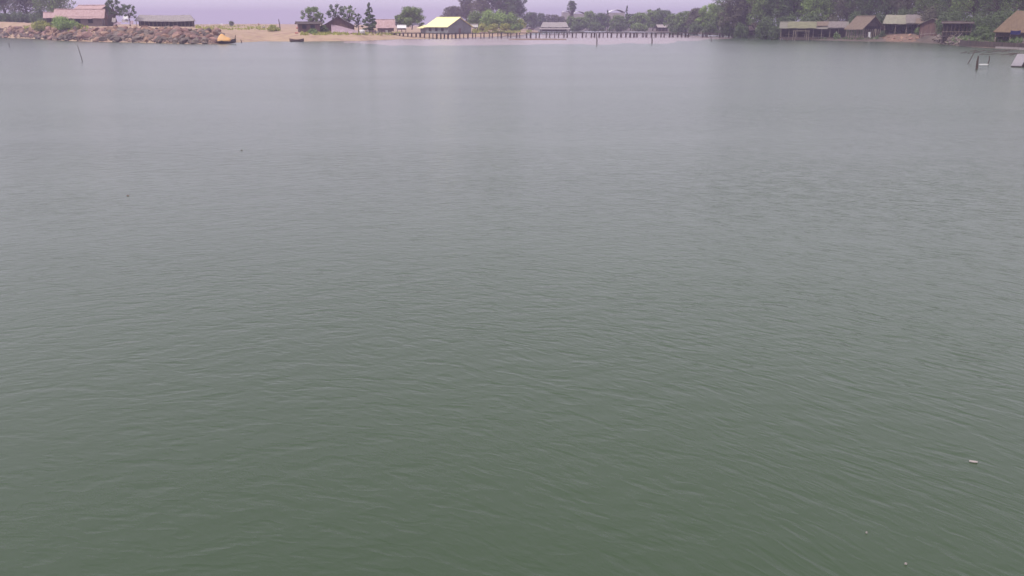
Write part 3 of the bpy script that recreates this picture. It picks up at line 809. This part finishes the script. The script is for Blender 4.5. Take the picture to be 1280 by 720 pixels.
for (a, where), (b, _) in zip(marks, marks[1:]):
    cnt = round((b - a) * (.85 if b <= 80 else 1.05 if b <= 172 else 1.15))
    for k in range(cnt):
        px = rd.uniform(a, b); sp, cp, dy, bk = LA.col(px); top = {True: .6, False: .86}[a < 80]
        f = (k + rd.random()) / cnt; py = sp + .2 - (sp - cp) * f * top
        m = rd.choices(('rock', 'redrock', 'tanrock'), (.9, .2, .1) if f < .35 else ((.3, .5, .35) if a > 60 else (.1, .3, .6)))[0]
        tier = 'at the waterline' if f < .33 else ('halfway up' if f < .67 else 'near the crest'); sz = rd.uniform(.55, 1.5)
        size = 'small ' if sz < .85 else ('large ' if sz > 1.2 else '')
        lb = f'{size}{names_c[m]} boulder {tier} {where}'
        rock(px, py, sz, m, lb, lb.replace('boulder', 'boulders'))
m_ = MB(); base = [tuple(v.co) for v in RM['rock'][0].vertices]; bf = [tuple(p.vertices) for p in RM['rock'][0].polygons]
import bmesh
bm = bmesh.new(); bmesh.ops.create_icosphere(bm, subdivisions=1, radius=1); bv = [v.co.copy() for v in bm.verts]; bf = [tuple(v.index for v in f.verts) for f in bm.faces]; bm.free()
for k in range(1500):
    px = rd.uniform(-20, 276); sp, cp, dy, bk = LA.col(px); f = rd.random(); py = sp + .2 - (sp - cp) * f * (.62 if px < 80 else .88)
    Y = LA.hit(px, py); r_ = rd.uniform(.2, .55); c = Vector(at(px, Y, LA.z(px, Y) + r_ * .3)); rot = Matrix.Rotation(rd.uniform(0, 6), 3, 'Z') @ Matrix.Rotation(rd.uniform(-1, 1), 3, 'X')
    sc = Vector((rd.uniform(.8, 1.5), rd.uniform(.6, 1.1), rd.uniform(.5, .9))) * r_
    m_.add([c + rot @ Vector((v.x * sc.x, v.y * sc.y, v.z * sc.z)) * rd.uniform(.8, 1.1) for v in bv], bf)
tag(m_.build('rubble', 'rubble'), 'small broken stones filling the gaps between the boulders', 'rubble', kind='stuff')

# beached boat under yellow cover, and the cream slab of tarpaulin next to it
Yb = G(280, 54.6).y - 1.2
t = empty('covered_boat', at(280, Yb, .05), radians(2), 'small dark boat under a bright orange yellow cover at the tip of the rocks', 'boat')
s_ = MPP(Yb)
def hull(m_, L, B, D, sheer=.3, n=14, bowx=1):
    rings = []
    for i in range(n + 1):
        u = i / n; x = -L/2 + L * u; w = B/2 * (1 - abs(2*u - 1) ** 3.0) ** .7 if 0 < u < 1 else .02; w = max(w, .03)
        zt = D + sheer * (2*u - 1) ** 2; kb = .35 * D * (2*u - 1) ** 4
        rings.append([(x, -w, zt), (x, -w * .8, D * .35 + kb), (x, 0, kb), (x, w * .8, D * .35 + kb), (x, w, zt), (x, w * .88, zt), (x, w * .6, D * .45 + kb), (x, -w * .6, D * .45 + kb), (x, -w * .88, zt)])
    vs = [p for r in rings for p in r]; R_ = 9
    fs = [(i*R_ + j, i*R_ + (j+1) % R_, (i+1)*R_ + (j+1) % R_, (i+1)*R_ + j) for i in range(n) for j in range(R_)]
    fs += [tuple(range(R_))[::-1], tuple(n*R_ + j for j in range(R_))]; m_.add(vs, fs)
m_ = MB(); hull(m_, 27 * s_, 2.2, .75, .35); m_.build('hull', 'wood', t)
m_ = MB(); m_.slab(lambda u, v: (-9.5*s_ + 18*s_*u, -1.15 + 2.3*v, .62 + 1.9 * (sin(pi * min(1, u * 1.0)) ** .6) * (1 - abs(2*v - 1) ** 1.6) * (.75 + .25 * sin(u * 5 + 1)) + mnoise.noise((u*4, v*4, 4)) * .15), 14, 8, .05); m_.build('cover', 'yellow', t, True)
m_ = MB(); m_.tube((12*s_, 0, .6), (13.5*s_, 0, 1.9), .12, .05); m_.build('stem_post', 'wood', t)
Yc = G(262, 50).y - 14
t = empty('covered_crate_stack', at(261, Yc, ZY(44, Yc)), 0, 'cream sheet spread over a low dark stack left of the yellow covered boat', 'covered stack')
m_ = MB(); m_.box(-7*s_, 7*s_, -1, 1, -.8, ZY(41.8, Yc) - ZY(44, Yc)); m_.build('stack', 'wood', t)
m_ = MB(); m_.slab(lambda u, v: (-9*s_ + 17*s_*u, -1.4 + 2.6*v, ZY(41.4, Yc) - ZY(44, Yc) + .42 * v + .25 * sin(pi * u) + mnoise.noise((u*4, v*3, 9)) * .12), 12, 5, .05); m_.build('sheet', 'cream', t)
p = G(302, 53.5); pole('mooring_stake', 'short dark stake in the shallows right of the yellow covered boat', (p.x, p.y, -.3), (p.x - .15, p.y, ZY(49.5, p.y)), .12, 'wood')

# small dark rowing boat
p = G(371, 52)
t = empty('rowing_boat', (p.x, p.y, -.12), radians(3), 'small dark empty rowing boat lying at the edge of the sand spit', 'boat')
s_ = MPP(p.y)
m_ = MB(); hull(m_, 18 * s_, 1.5, .65, .28); m_.build('hull', 'plank', t)
for x in (-.9, .9):
    m_ = MB(); m_.box(x - .12, x + .12, -.6, .6, .5, .55); m_.build('thwart', 'bamboo', t)

# poles standing in the water
def wpole(label, b, tp, r, m='wood', **k):
    p = G(*b); return pole('bare_pole', label, (p.x, p.y, -.5), (XY(tp[0], p.y, tp[1]), p.y, ZY(tp[1], p.y)), r, m, **k)
wpole('thin leaning dark pole standing alone in the water on the left', (103.8, 77), (96.8, 56.5), .045)
wpole('very short dark stake in the water at the far left', (11.5, 59), (11, 53.5), .06)
wpole('thin dark pole in the mud in front of the middle of the jetty', (746, 56), (745.6, 42), .13)
wpole('dark pole in the mud in front of the right part of the jetty', (815, 54.5), (814.5, 43), .15)
wpole('thin short pole in the water near the right end of the jetty', (889, 52), (889, 46), .10)
wpole('small stake in the water left of the long shelter frame', (965, 52), (965, 47.5), .09)
wpole('small leaning stake in the water before the long shelter', (982.6, 53), (984, 48), .10)
Yl = LA.hit(349, 38)
pole('bare_pole', 'thin dark upright pole beside the green shrub on the sand spit', at(350, Yl, LA.z(350, Yl) - .3), at(349, Yl, ZY(24, Yl)), .16, 'wood')

# frame in the water on the right
p = G(1222, 86)
t = empty('landing_frame', (p.x, p.y, 0), 0, 'broken post frame with one white plank standing in the water on the right', 'frame')
def loc(px, py, Yq=None):
    Yq = Yq or p.y; return Vector((XY(px, Yq, py) - p.x, Yq - p.y, ZY(py, Yq)))
m_ = MB(); m_.limb([loc(1220.8, 88), loc(1221.6, 79), loc(1223, 70)], [.13, .11, .07]); m_.build('post', 'wood', t)
Yq = G(1236, 81).y
m_ = MB(); m_.limb([loc(1234, 83, Yq), loc(1236.5, 75, Yq), loc(1237.2, 70, Yq)], [.06, .06, .05]); m_.build('post', 'wood', t)
m_ = MB(); a = loc(1224.5, 80.6); b = loc(1234.6, 80.4)
m_.box(a.x, b.x, -.12, .16, a.z - .05, a.z + .05); pl = m_.build('plank', 'white', t)
Yq = G(1215, 80).y
pole('leaning_pole', 'long thin pole leaning to the right beside the broken post frame', (XY(1214.6, Yq), Yq, -.3), at(1223.5, Yq + .5, ZY(62, Yq)), .055, 'wood')

# moored boat with pale flat foredeck, cut by the right edge
p = G(1270, 84)
t = empty('moored_boat', (p.x, p.y, 0), radians(-29), 'pale flat decked boat moored at the right edge of the picture', 'boat')
s_ = MPP(p.y)
def dq(u, v):                                     # sloping foredeck
    return Vector((-6*s_ + 12*s_*u + .45 * v, .1 + 2.2 * v, .16 + 1.15 * v))
m_ = MB(); m_.slab(lambda u, v: dq(u, v), 6, 6, .07); m_.build('foredeck', 'deckpaint', t)
m_ = MB(); a, b, c, d = dq(0, 0), dq(1, 0), dq(1, 1), dq(0, 1)
vs = [a - Vector((0, 0, .09)), b - Vector((0, 0, .09)), c - Vector((0, 0, .09)), d - Vector((0, 0, .09)), (a.x + .2, .5, -.3), (b.x, .5, -.3), (c.x, c.y, -.3), (d.x, d.y, -.3)]
m_.add(vs, [(0, 1, 2, 3), (7, 6, 5, 4), (0, 4, 5, 1), (1, 5, 6, 2), (2, 6, 7, 3), (3, 7, 4, 0)]); m_.build('bow', 'wood', t)
m_ = MB(); m_.box(2.2, 5.4, 2.32, 8, -.3, 1.0); m_.build('hull', 'wood', t)
m_ = MB(); m_.box(2.1, 5.5, 2.32, 8.1, 1.002, 1.1); m_.build('deck', 'deckpaint', t)

# rubble heap and driftwood on the right shore
rd = random.Random(3)
def rrock(px, py, size, m, label, group):
    Y = LB.hit(px, py); o = link('rubble_block', rd.choice(RM[m])); s_ = size
    o.scale = (s_ * rd.uniform(.8, 1.4), s_ * rd.uniform(.7, 1.1), s_ * rd.uniform(.45, .8)); o.rotation_euler = (rd.uniform(-.6, .6), rd.uniform(-.6, .6), rd.uniform(0, 6.28))
    o.location = at(px, Y, max(0, LB.z(px, Y)) + s_ * .2); tag(o, label, 'rubble', group)
for k in range(60):
    px = rd.triangular(1164, 1210, 1188); sp = LB.col(px)[0]; rrock(px, sp - rd.random() * 9, rd.uniform(.3, .75), 'rock', *(lambda q: (q, q.replace('block', 'blocks')))('grey rubble block under the ' + ('left posts' if px < 1180 else 'middle posts' if px < 1193 else 'right posts') + ' of the dark post shelter'))
for k in range(26):
    px = rd.uniform(1102, 1152); sp = LB.col(px)[0]; rrock(px, sp - rd.random() * 8, rd.uniform(.25, .6), rd.choice(('redrock', 'tanrock')), *(lambda q: (q, q.replace('block', 'blocks')))('reddish rubble block on the earth bank, ' + ('left end' if px < 1115 else 'middle' if px < 1135 else 'right end') + ' below the open pavilion'))
for k in range(12):
    px = 1168 + 3 * k; Y = LB.hit(px, LB.col(px)[0] - 5); a = rd.uniform(.2, 1.0); l = rd.uniform(1.0, 2.4); c = Vector(at(px, Y - .6, LB.z(px, Y) + .2))
    pole('driftwood_stick', 'pale driftwood stick lying across the grey rubble heap', c, c + Vector((l * cos(a), -.3, l * sin(a) * .8)), .06, 'bamboo' if k % 3 else 'concrete', 'driftwood', 'pale driftwood sticks on the grey rubble heap')
for k in range(26):
    px = rd.uniform(1198, 1262); py = rd.uniform(62.5, 69.5); c = G(px, py) + Vector((0, 0, .03)); a = rd.uniform(-.7, .7); l = rd.uniform(.5, 1.8)
    pole('floating_branch', 'dark branch floating off the right shore ' + ('to the right of' if px > 1240 else 'behind' if px > 1215 else 'to the left of') + ' the broken post frame', c, c + Vector((l * cos(a), l * sin(a), rd.uniform(.0, .22))), rd.uniform(.03, .06), 'wood', 'branch', 'dark floating branches off the right shore ' + ('beyond' if px > 1240 else 'behind'))
# orange earth of the bank under the pavilion: a patch of the ground itself
m_ = MB(); m_.slab(lambda u, v: (lambda px, Y: (XY(px, Y), Y, LB.z(px, Y) + .12 + .1 * mnoise.noise((px * .3, Y * .4, 2)) - .25 * (abs(2*u-1) ** 6 + (v < .01)*0)))(1100 + 54 * u, LB.shore(1100 + 54 * u) - .3 + 13 * v), 30, 10, .3)
tag(m_.build('earth_bank', 'debris'), 'bare orange earth bank below the open pavilion', kind='structure')

# small litter on the spit
def bit(name, label, cat, px, py, w_, h_, m, land=LA, group=None, dy=0):
    Y = land.hit(px, py) + dy; z = land.z(px, Y); s_ = MPP(Y); o = link(name, RM['rock'][int(px) % 6].copy()); o.data.materials.clear(); o.data.materials.append(M[m])
    o.scale = (w_ * s_ / 2, w_ * s_ / 2, h_ * s_ / 2); o.location = at(px, Y, z + h_ * s_ * .3); o.rotation_euler = (0, 0, px); return tag(o, label, cat, group)
for px, py, w_, h_, wh in ((243.5, 31.8, 2.2, 1.6, 'nearest the long grey shed'), (246.5, 34, 2.4, 1.6, 'lowest, right of the long grey shed'), (250, 32.5, 2.2, 1.4, 'third from the long grey shed'), (262.5, 31, 2.6, 1.6, 'in the middle of the far sand'), (277.5, 31, 3.6, 2, 'left of the lone round bush')):
    bit('white_sack', 'small white sack on the far sand, ' + wh, 'sack', px, py, w_, h_, 'white', group='white sacks on the far sand')
for px, py, w_, h_, m, lb in ((372, 36, 5, 3, 'red', 'faded red bundle beside the flat roofed shed, upper one'), (375, 39.2, 5, 3.4, 'concrete', 'pale pink bundle beside the flat roofed shed'), (370.5, 42.2, 5, 2.6, 'red', 'brownish red bundle low on the sand left of the flat roofed shed'),
                              (416, 37.5, 4.6, 1.6, 'white', 'white bundle lying under the left eave of the dark gabled house'), (324, 32, 3.4, 4, 'tanrock' , 'tan mound on the far sand left of the pole shrub'), (330, 35, 4.4, 3, 'concrete', 'pale mound of litter left of the pole shrub')):
    bit('bundle', lb, 'bundle', px, py, w_, h_, m)
bit('rock_pile', 'pale stone at the foot of the lean to shed roof', 'stone', 69, 39, 3, 2.2, 'white')
# pale junk at the foot of the spreading tree
for k, (px, py, w_, h_, m) in enumerate(((143, 25, 5, 5, 'concrete'), (158, 22, 6, 3, 'cloth'), (157, 26, 8, 3, 'concrete'), (165, 28, 4, 4, 'lilac'), (147, 29, 9, 3, 'lilac'))):
    Y = 250; s_ = MPP(Y); z = ZY(py + h_ / 2, Y)
    t_ = MB(); t_.slab(lambda u, v: (-w_*s_/2 + w_*s_*u, .6 * v, h_*s_*v + .1 * sin(u * 9 + k)), 6, 4, .06)
    o = t_.build('tarpaulin_sheet', m); o.location = at(px, Y, z)
    tag(o, ['upright white sheet against the gable of the taller thatched house', 'small white sheet hanging under the spreading tree', 'wide pale sheet below the small white one under the spreading tree', 'lilac sheet at the right foot of the spreading tree', 'low lilac sheet lying on the rubble under the spreading tree'][k], 'sheet')
# litter floating in the foreground
for px, py, l, m, lb in ((302, 188, .08, 'wood', 'tiny dark bit of wood floating in the water upper left'), (160, 245, .08, 'plank', 'tiny reddish brown leaf floating in the water at left'), (1216.5, 578, .08, 'concrete', 'small white stick floating at lower right'),
                         (1083, 667, .014, 'concrete', 'tiny white fleck floating near the lower right'), (1132, 706, .02, 'concrete', 'tiny white fleck floating at the bottom right')):
    c = G(px, py); m_ = MB(); m_.slab(lambda u, v: (l * (u - .5), l * .3 * (v - .5) * sin(pi * (.15 + .7 * u)), .012 + .01 * sin(pi * v)), 6, 2, .008)
    o = m_.build('floating_litter', m); o.location = c; o.rotation_euler = (0, 0, -.35); tag(o, lb, 'litter')

# ------------------------------------------------------------------ plants
T = tree
# far left trees
T('broad_tree', 'dark dense tree filling the top left corner', 8, 345, -45, 60, 'broad', 'leafd', LA, low=.02)
T('broad_tree', 'dark dense tree second from the left corner, over the yellow slope', 36, 338, -40, 56, 'broad', 'leafp', LA, low=.02)
T('broad_tree', 'dull green dense tree above the lean to shed', 70, 330, -28, 54, 'broad', 'leafm', LA, low=.12)
T('broad_tree', 'dark tree at the very left edge behind the corner tree', -22, 350, -35, 60, 'broad', 'leafd', LA, low=.02)
T('round_shrub', 'dark shrub at the foot of the top left trees', 26, 332, 12, 46, 'shrub', 'leafd', LA)
T('round_shrub', 'dark shrub at the left frame edge below the corner tree', -2, 334, 14, 44, 'shrub', 'leafd', LA)
T('round_shrub', 'dark shrub below the dull green tree left of the lean to shed', 50, 330, 10, 40, 'shrub', 'leafd', LA)
T('round_shrub', 'bright green shrub spreading below the lean to shed', 80, LA.hit(80, 38), 20, 46, 'shrub', 'leafb', LA, cat='shrub')
T('round_shrub', 'yellow green shrub left of the larger bright green shrub', 54, LA.hit(55, 38.5), 25, 38, 'shrub', 'leafy', LA, cat='shrub')
T('round_shrub', 'small green shrub before the low pink roofed house wall', 100, LA.hit(100, 37.5), 28.5, 14, 'shrub', 'leafy', LA)
T('spreading_tree', 'spreading tree with layered open crown right of the thatched gable', 146, 262, -2, 28, 'open', 'leafd', zb=ZY(33, 262), low=.3)
T('spreading_tree', 'smaller spreading tree overlapping the right of the layered one', 163, 262, 5, 24, 'open', 'leafd', zb=ZY(33, 262), low=.3)
T('round_shrub', 'lone small round bush on the far sand', 290, 420, 25.2, 9, 'shrub', 'leafd', zb=ZY(32.5, 420))
T('round_shrub', 'yellow green shrub beside the thin pole on the sand spit', 341, LA.hit(341, 39.5), 29.5, 20, 'shrub', 'leafy', LA)
T('round_shrub', 'grey green shrub between the flat roofed shed and the dark gabled house', 403, LA.hit(403, 41), 29, 16, 'shrub', 'leafm', LA)
T('round_shrub', 'low green shrub before the flat roofed shed', 390, LA.hit(388, 41) - 3, 34.5, 16, 'shrub', 'leafm', LA)
# trees round the gabled house
Yg = LA.hit(420, 40.6)
T('almond_tree', 'open crowned tree behind the flat roofed shed', 391, Yg + 12, 8, 34, 'open', 'leafm', LA, low=.32)
T('almond_tree', 'small open tree between the flat roofed shed and the gabled house', 402, Yg + 16, 15, 14, 'open', 'leafm', LA, low=.2)
T('almond_tree', 'tall open crowned tree over the left roof of the gabled house', 420, Yg + 12, 4, 26, 'open', 'leafd', LA, low=.3)
T('almond_tree', 'tall open crowned tree over the right roof of the gabled house', 437, Yg + 13, 6, 26, 'open', 'leafm', LA, low=.3)
T('almond_tree', 'lower open tree right of the gabled house', 448, Yg + 16, 16, 16, 'open', 'leafd', LA, low=.15)
T('conifer', 'pointed dark conifer right of the gabled house', 462.5, Yg + 14, 3.5, 26, 'cone', 'leafd', LA, low=.12, dens=1.6)
T('round_tree', 'dense round tree alone left of the bright roofed boathouse', 515, 330, 8, 37, 'broad', 'leafm', zb=ZY(37, 330), low=.0, dens=1.3)
T('round_tree', 'lower round bush on the left flank of the lone round tree', 500, 332, 18, 18, 'broad', 'leafm', zb=ZY(37, 332), low=.05)
# behind the boathouse
g = 'trees behind the bright roofed boathouse'
T('dark_tree', 'dull purple grey tree just above the boathouse ridge', 566, 470, 7, 28, 'broad', 'leafp', zb=ZY(37, 470), group=g)
T('dark_tree', 'tall dull tree rising above the boathouse gable', 583, 460, -8, 26, 'broad', 'leafp', zb=ZY(37, 460), group=g)
T('dark_tree', 'tall dark tree behind the pale green bank shrubs, left one', 604, 450, -20, 44, 'broad', 'leafp', zb=ZY(37, 450), group=g)
T('dark_tree', 'tall dark tree behind the pale green bank shrubs, middle one', 628, 455, -24, 42, 'broad', 'leafd', zb=ZY(37, 455), group=g)
T('dark_tree', 'tall dark bluish tree behind the pale green bank shrubs, right one', 645, 470, -14, 34, 'broad', 'leafd', zb=ZY(37, 470), group=g)
for px, top, w_, m, wh in ((594, 11, 32, 'leafm', 'nearest the boathouse'), (610, 9, 36, 'leafb', 'second from the boathouse'), (625, 12, 34, 'leafb', 'third from the boathouse'), (640, 14, 30, 'leafb', 'fourth from the boathouse'), (651, 22, 18, 'leafy', 'lowest, at the right end of the bank')):
    T('bank_shrub', 'pale green tall shrub on the grassy bank, ' + wh, px, 355, top, w_, 'shrub', m, zb=ZY(36, 355), group='tall shrubs on the grassy bank')
for px, m, wh in ((603, 'leafy', 'left'), (618, 'leafy', 'middle'), (633, 'leafy', 'right'), (646, 'leafm', 'far right')):
    T('bank_shrub', 'low yellowish shrub along the foot of the grassy bank, %s one' % wh, px, 340, 28, 20, 'shrub', m, zb=ZY(38.3, 340), group='low shrubs on the grassy bank')
# distant tree line
g = 'trees along the far shore'
far = [(664, 15, 20, 540, 'leafd', 'right of the tallest dark trees'), (676, 16, 18, 560, 'leafd', 'above the tiny pale roofed hut'), (690, 18, 20, 580, 'leafp', 'above the left of the stilt house'), (701, 20, 16, 540, 'leafp', 'above the right of the stilt house'),
       (713, 19.5, 14, 470, 'leafm', 'at the foot of the tall slender tree'), (726, 21, 20, 480, 'leafm', 'below the second white hall roof'), (737, 13, 18, 490, 'leafm', 'right of the second white hall roof'), (750, 16, 20, 480, 'leafd', 'midway between the two larger hall roofs'),
       (757, 16.5, 14, 500, 'leafp', 'left of the widest white hall roof'), (773, 18.5, 22, 470, 'leafm', 'in front of the widest white hall roof'), (788, 16.5, 18, 460, 'leafd', 'below the small conifer'), (800, 15.5, 24, 450, 'leafm', 'right of the small conifer'),
       (816, 11.5, 24, 440, 'leafm', 'above the pale roofed bank hut, left'), (829, 12, 22, 430, 'leafd', 'above the pale roofed bank hut, right'), (842, 16.5, 22, 410, 'leafm', 'right of the pale roofed bank hut'), (857, 13, 24, 385, 'leafm', 'where the tree line starts to climb'),
       (872, 9.5, 28, 370, 'leafp', 'above the right part of the jetty'), (888, 4, 28, 350, 'leafb', 'above the right end of the jetty'), (897, -1, 22, 345, 'leafm', 'left of the brown leaved tree'), (908, 4, 26, 340, 'leafb', 'beside the brown leaved tree')]
for px, top, w_, Y, m, wh in far:
    T('shore_tree', 'hazy far shore tree ' + wh, px, Y, top, w_ * 1.15, 'broad', m, zb=ZY(38.5 if px < 840 else 42, Y), group=g, low=.03)
T('slender_tree', 'tall slender tree standing above the far shore trees', 714.5, 500, .5, 13, 'broad', 'leafd', zb=ZY(37, 500), low=.58)
T('conifer', 'small pointed conifer right of the widest white hall roof', 783, 520, 7, 11, 'cone', 'leafd', zb=ZY(37, 520))
T('conifer', 'thin pointed conifer left of the widest white hall roof', 759, 540, 12, 7, 'cone', 'leafd', zb=ZY(37, 540))
T('slender_tree', 'small flat topped tree poking out above the bank hut trees', 822, 470, 9.5, 9, 'open', 'leafd', zb=ZY(37, 470), low=.5)
g = 'undergrowth along the far shore'
for px, Y, top, w_, m, wh in ((722, 450, 28, 24, 'leafd', 'right of the stilt house'), (745, 450, 26, 26, 'leafd', 'behind the thin mud pole'), (772, 440, 26, 28, 'leafd', 'below the widest hall roof'), (798, 425, 27, 28, 'leafm', 'left of the pale roofed bank hut'), (849, 385, 27, 26, 'leafd', 'right of the pale roofed bank hut'),
                          (868, 345, 26, 26, 'leafd', 'right part of the jetty'), (888, 320, 26, 26, 'leafd', 'at the jetty end'), (908, 300, 27, 26, 'leafd', 'left of the white tarpaulin')):
    T('shore_bush', 'dark bush at the water on the far shore, ' + wh, px, Y, top, w_, 'shrub', m, zb=ZY(39.5 if px < 830 else 44, Y), group=g)
# right hand woods
right = [(918, 300, -12, 40, 'leafp', 'brown leaved tree above the small thatched shelter'), (934, 305, -25, 44, 'leafp', 'dull tree right of the brown leaved tree'), (952, 290, -30, 46, 'leafm', 'green tree between the small thatched shelter and the long shelter'),
         (972, 285, -30, 46, 'leafd', 'dark tree above the left end of the long shelter'), (992, 290, -36, 46, 'leafm', 'leafy tree above the left half of the long shelter'), (1015, 280, -22, 44, 'leafb', 'brightest green tree above the middle of the long shelter'),
         (1035, 286, -34, 46, 'leafm', 'green tree above the right half of the long shelter'), (1058, 275, -40, 48, 'leafp', 'brownish tree left of the bamboo hut'), (1082, 268, -40, 50, 'leafd', 'very dark tree above the bamboo hut'),
         (1106, 262, -42, 50, 'leafd', 'very dark tree right of the bamboo hut'), (1132, 258, -44, 52, 'leafp', 'dull tree above the left half of the pavilion'), (1160, 250, -44, 54, 'leafm', 'olive tree above the right half of the pavilion'),
         (1188, 238, -48, 58, 'leafd', 'dark tree above the dark post shelter'), (1216, 225, -50, 60, 'leafm', 'olive tree right of the dark post shelter'), (1246, 215, -55, 62, 'leafd', 'dark tree left of the orange thatched roof'),
         (1278, 210, -60, 66, 'leafm', 'olive tree above the orange thatched roof'), (1315, 205, -60, 70, 'leafd', 'dark tree beyond the right edge')]
for px, Y, top, w_, m, lb in right:
    T('wood_tree', lb, px, Y, top, w_ * 1.1, 'broad', m, zb=LB.z(px, Y) - .2, low=.06, group='tall trees along the right shore', dens=1.1)
for k in range(11):
    px = 925 + 38 * k; T('wood_tree', 'dark back row tree of the right woods ' + ['above the white tarpaulin', 'second above the long shelter', 'above the left third of the long shelter', 'above the right third of the long shelter', 'above the bamboo hut ridge', 'between hut and pavilion', 'above the pavilion ridge', 'above the plank shack', 'above the post shelter roof', 'above the low bank shrub', 'above the orange thatch'][k],
                     px, 330 - 6 * k, -40 - 2 * k, 74, 'broad', ['leafd', 'leafm', 'leafp'][k % 3], zb=2.0, low=.04, group='back row of the right shore woods')
T('wood_tree', 'dense dark tree filling the gap left of the orange thatched roof', 1234, 240, -50, 90, 'broad', 'leafd', zb=2, low=.03, group='back row of the right shore woods')
g = 'understory along the right shore'
und = [(925, 286, 26, 26, 'leafd', 'behind the white tarpaulin'), (958, 268, 16, 34, 'leafd', 'right of the small thatched shelter'), (970, 262, 30, 20, 'leafd', 'at the left end of the long shelter'), (985, 272, 17, 34, 'leafd', 'over the left end of the long shelter'), (1012, 270, 13, 36, 'leafd', 'over the middle of the long shelter'), (1040, 268, 16, 36, 'leafp', 'over the right end of the long shelter'),
       (1070, 262, 10, 40, 'leafd', 'behind the bamboo hut'), (1100, 250, 14, 34, 'leafd', 'between the bamboo hut and the pavilion'), (1128, 248, 6, 40, 'leafd', 'behind the left of the pavilion'), (1160, 240, 5, 40, 'leafp', 'behind the right of the pavilion'), (1190, 222, 8, 44, 'leafd', 'behind the dark post shelter'),
       (1222, 205, 14, 44, 'leafd', 'right of the dark post shelter'), (1228, 190, 30, 34, 'leafd', 'low on the bank beside the dark post shelter'), (1250, 200, 8, 48, 'leafd', 'left of the orange thatched shelter'), (1290, 200, 0, 56, 'leafd', 'behind the orange thatched shelter')]
for px, Y, top, w_, m, wh in und:
    T('understory_bush', 'dark understory bush ' + wh, px, Y, top, w_, 'shrub', m, zb=LB.z(px, Y) - .1, group=g, dens=1.2)

for px, Yd, top, w_, m, lb in ((1046, 5, 40, 12, 'leafm', 'small bush at the right end of the long shelter'), (970, 6, 37, 16, 'leafm', 'bush at the water left of the long shelter'), (1104, 5, 38, 10, 'leafd', 'small dark bush between the bamboo hut and the orange earth bank'),
                         (1150, 8, 33, 14, 'leafm', 'straggly bush hiding the right posts of the open pavilion'), (1182, 6, 40, 14, 'leafd', 'dark bush at the left of the dark post shelter'), (1238, 7, 40, 26, 'leafd', 'dark bush on the bank left of the orange thatch'), (953, 8, 34, 10, 'leafd', 'small dark bush right of the small thatched shelter')):
    Yq = LB.shore(px) + Yd; T('shore_bush', lb, px, Yq, top, w_, 'shrub', m, LB, dens=1.1)
# grass on the spit and banks
def grass(name, label, land, px0, px1, py0, py1, n, h, m, seed=2):
    rg = np.random.default_rng(seed); P = []
    for _ in range(n):
        px = rg.uniform(px0, px1); py = rg.uniform(py0, py1)
        if mnoise.noise((px * .12, py * .5, seed)) < -.12: continue
        Y = land.hit(px, py); z = land.z(px, Y) + .05; x = XY(px, Y); a = rg.uniform(0, pi); w_ = rg.uniform(.10, .3); hh = h * rg.uniform(.4, 1.2)
        dx, dy = cos(a) * w_, sin(a) * w_; lx, ly = rg.normal(0, .15, 2)
        P.append([(x - dx, Y - dy, z), (x + dx, Y + dy, z), (x + dx * .3 + lx, Y + dy * .3 + ly, z + hh), (x - dx * .3 + lx, Y - dy * .3 + ly, z + hh * .9)])
    o = link(name, quads_mesh(name, np.array(P), m)); return tag(o, label, 'grass', kind='stuff')
grass('grass', 'yellow green grass on the sand below the houses', LA, 375, 500, 40.8, 44.5, 1500, .45, 'leafy', 2)
grass('grass', 'dry grass on the far sand', LA, 245, 345, 31.5, 38, 1300, .5, 'leafy', 3)
grass('grass', 'grass between the boulders and the left shrubs', LA, 30, 110, 33, 40, 1000, .5, 'leafy', 4)
grass('grass', 'grass on the bank right of the boathouse', LA, 590, 665, 37.8, 41.5, 2200, .7, 'leafy', 5)
grass('grass', 'rough growth along the foot of the right shore', LB, 900, 1100, 43, 50, 1600, .5, 'leafd', 6)
grass('grass', 'rough growth on the right bank', LB, 1185, 1280, 46, 56, 1200, .5, 'leafd', 7)

# ------------------------------------------------------------------ haze
mb = MB(); mb.box(-1800, 1800, -300, 2200, -2.2, 32)
hz = bpy.data.materials.new('haze'); hz.use_nodes = True; nt = hz.node_tree
nt.nodes.clear(); ho = nt.nodes.new('ShaderNodeOutputMaterial'); pv = nt.nodes.new('ShaderNodeVolumePrincipled')
pv.inputs['Color'].default_value = (0.53, 0.45, 0.68, 1)
pv.inputs['Density'].default_value = 0.00075
pv.inputs['Anisotropy'].default_value = 0.2
nt.links.new(pv.outputs[0], ho.inputs['Volume'])
tag(mb.build('haze', hz), 'pale lavender haze over the water', kind='stuff')
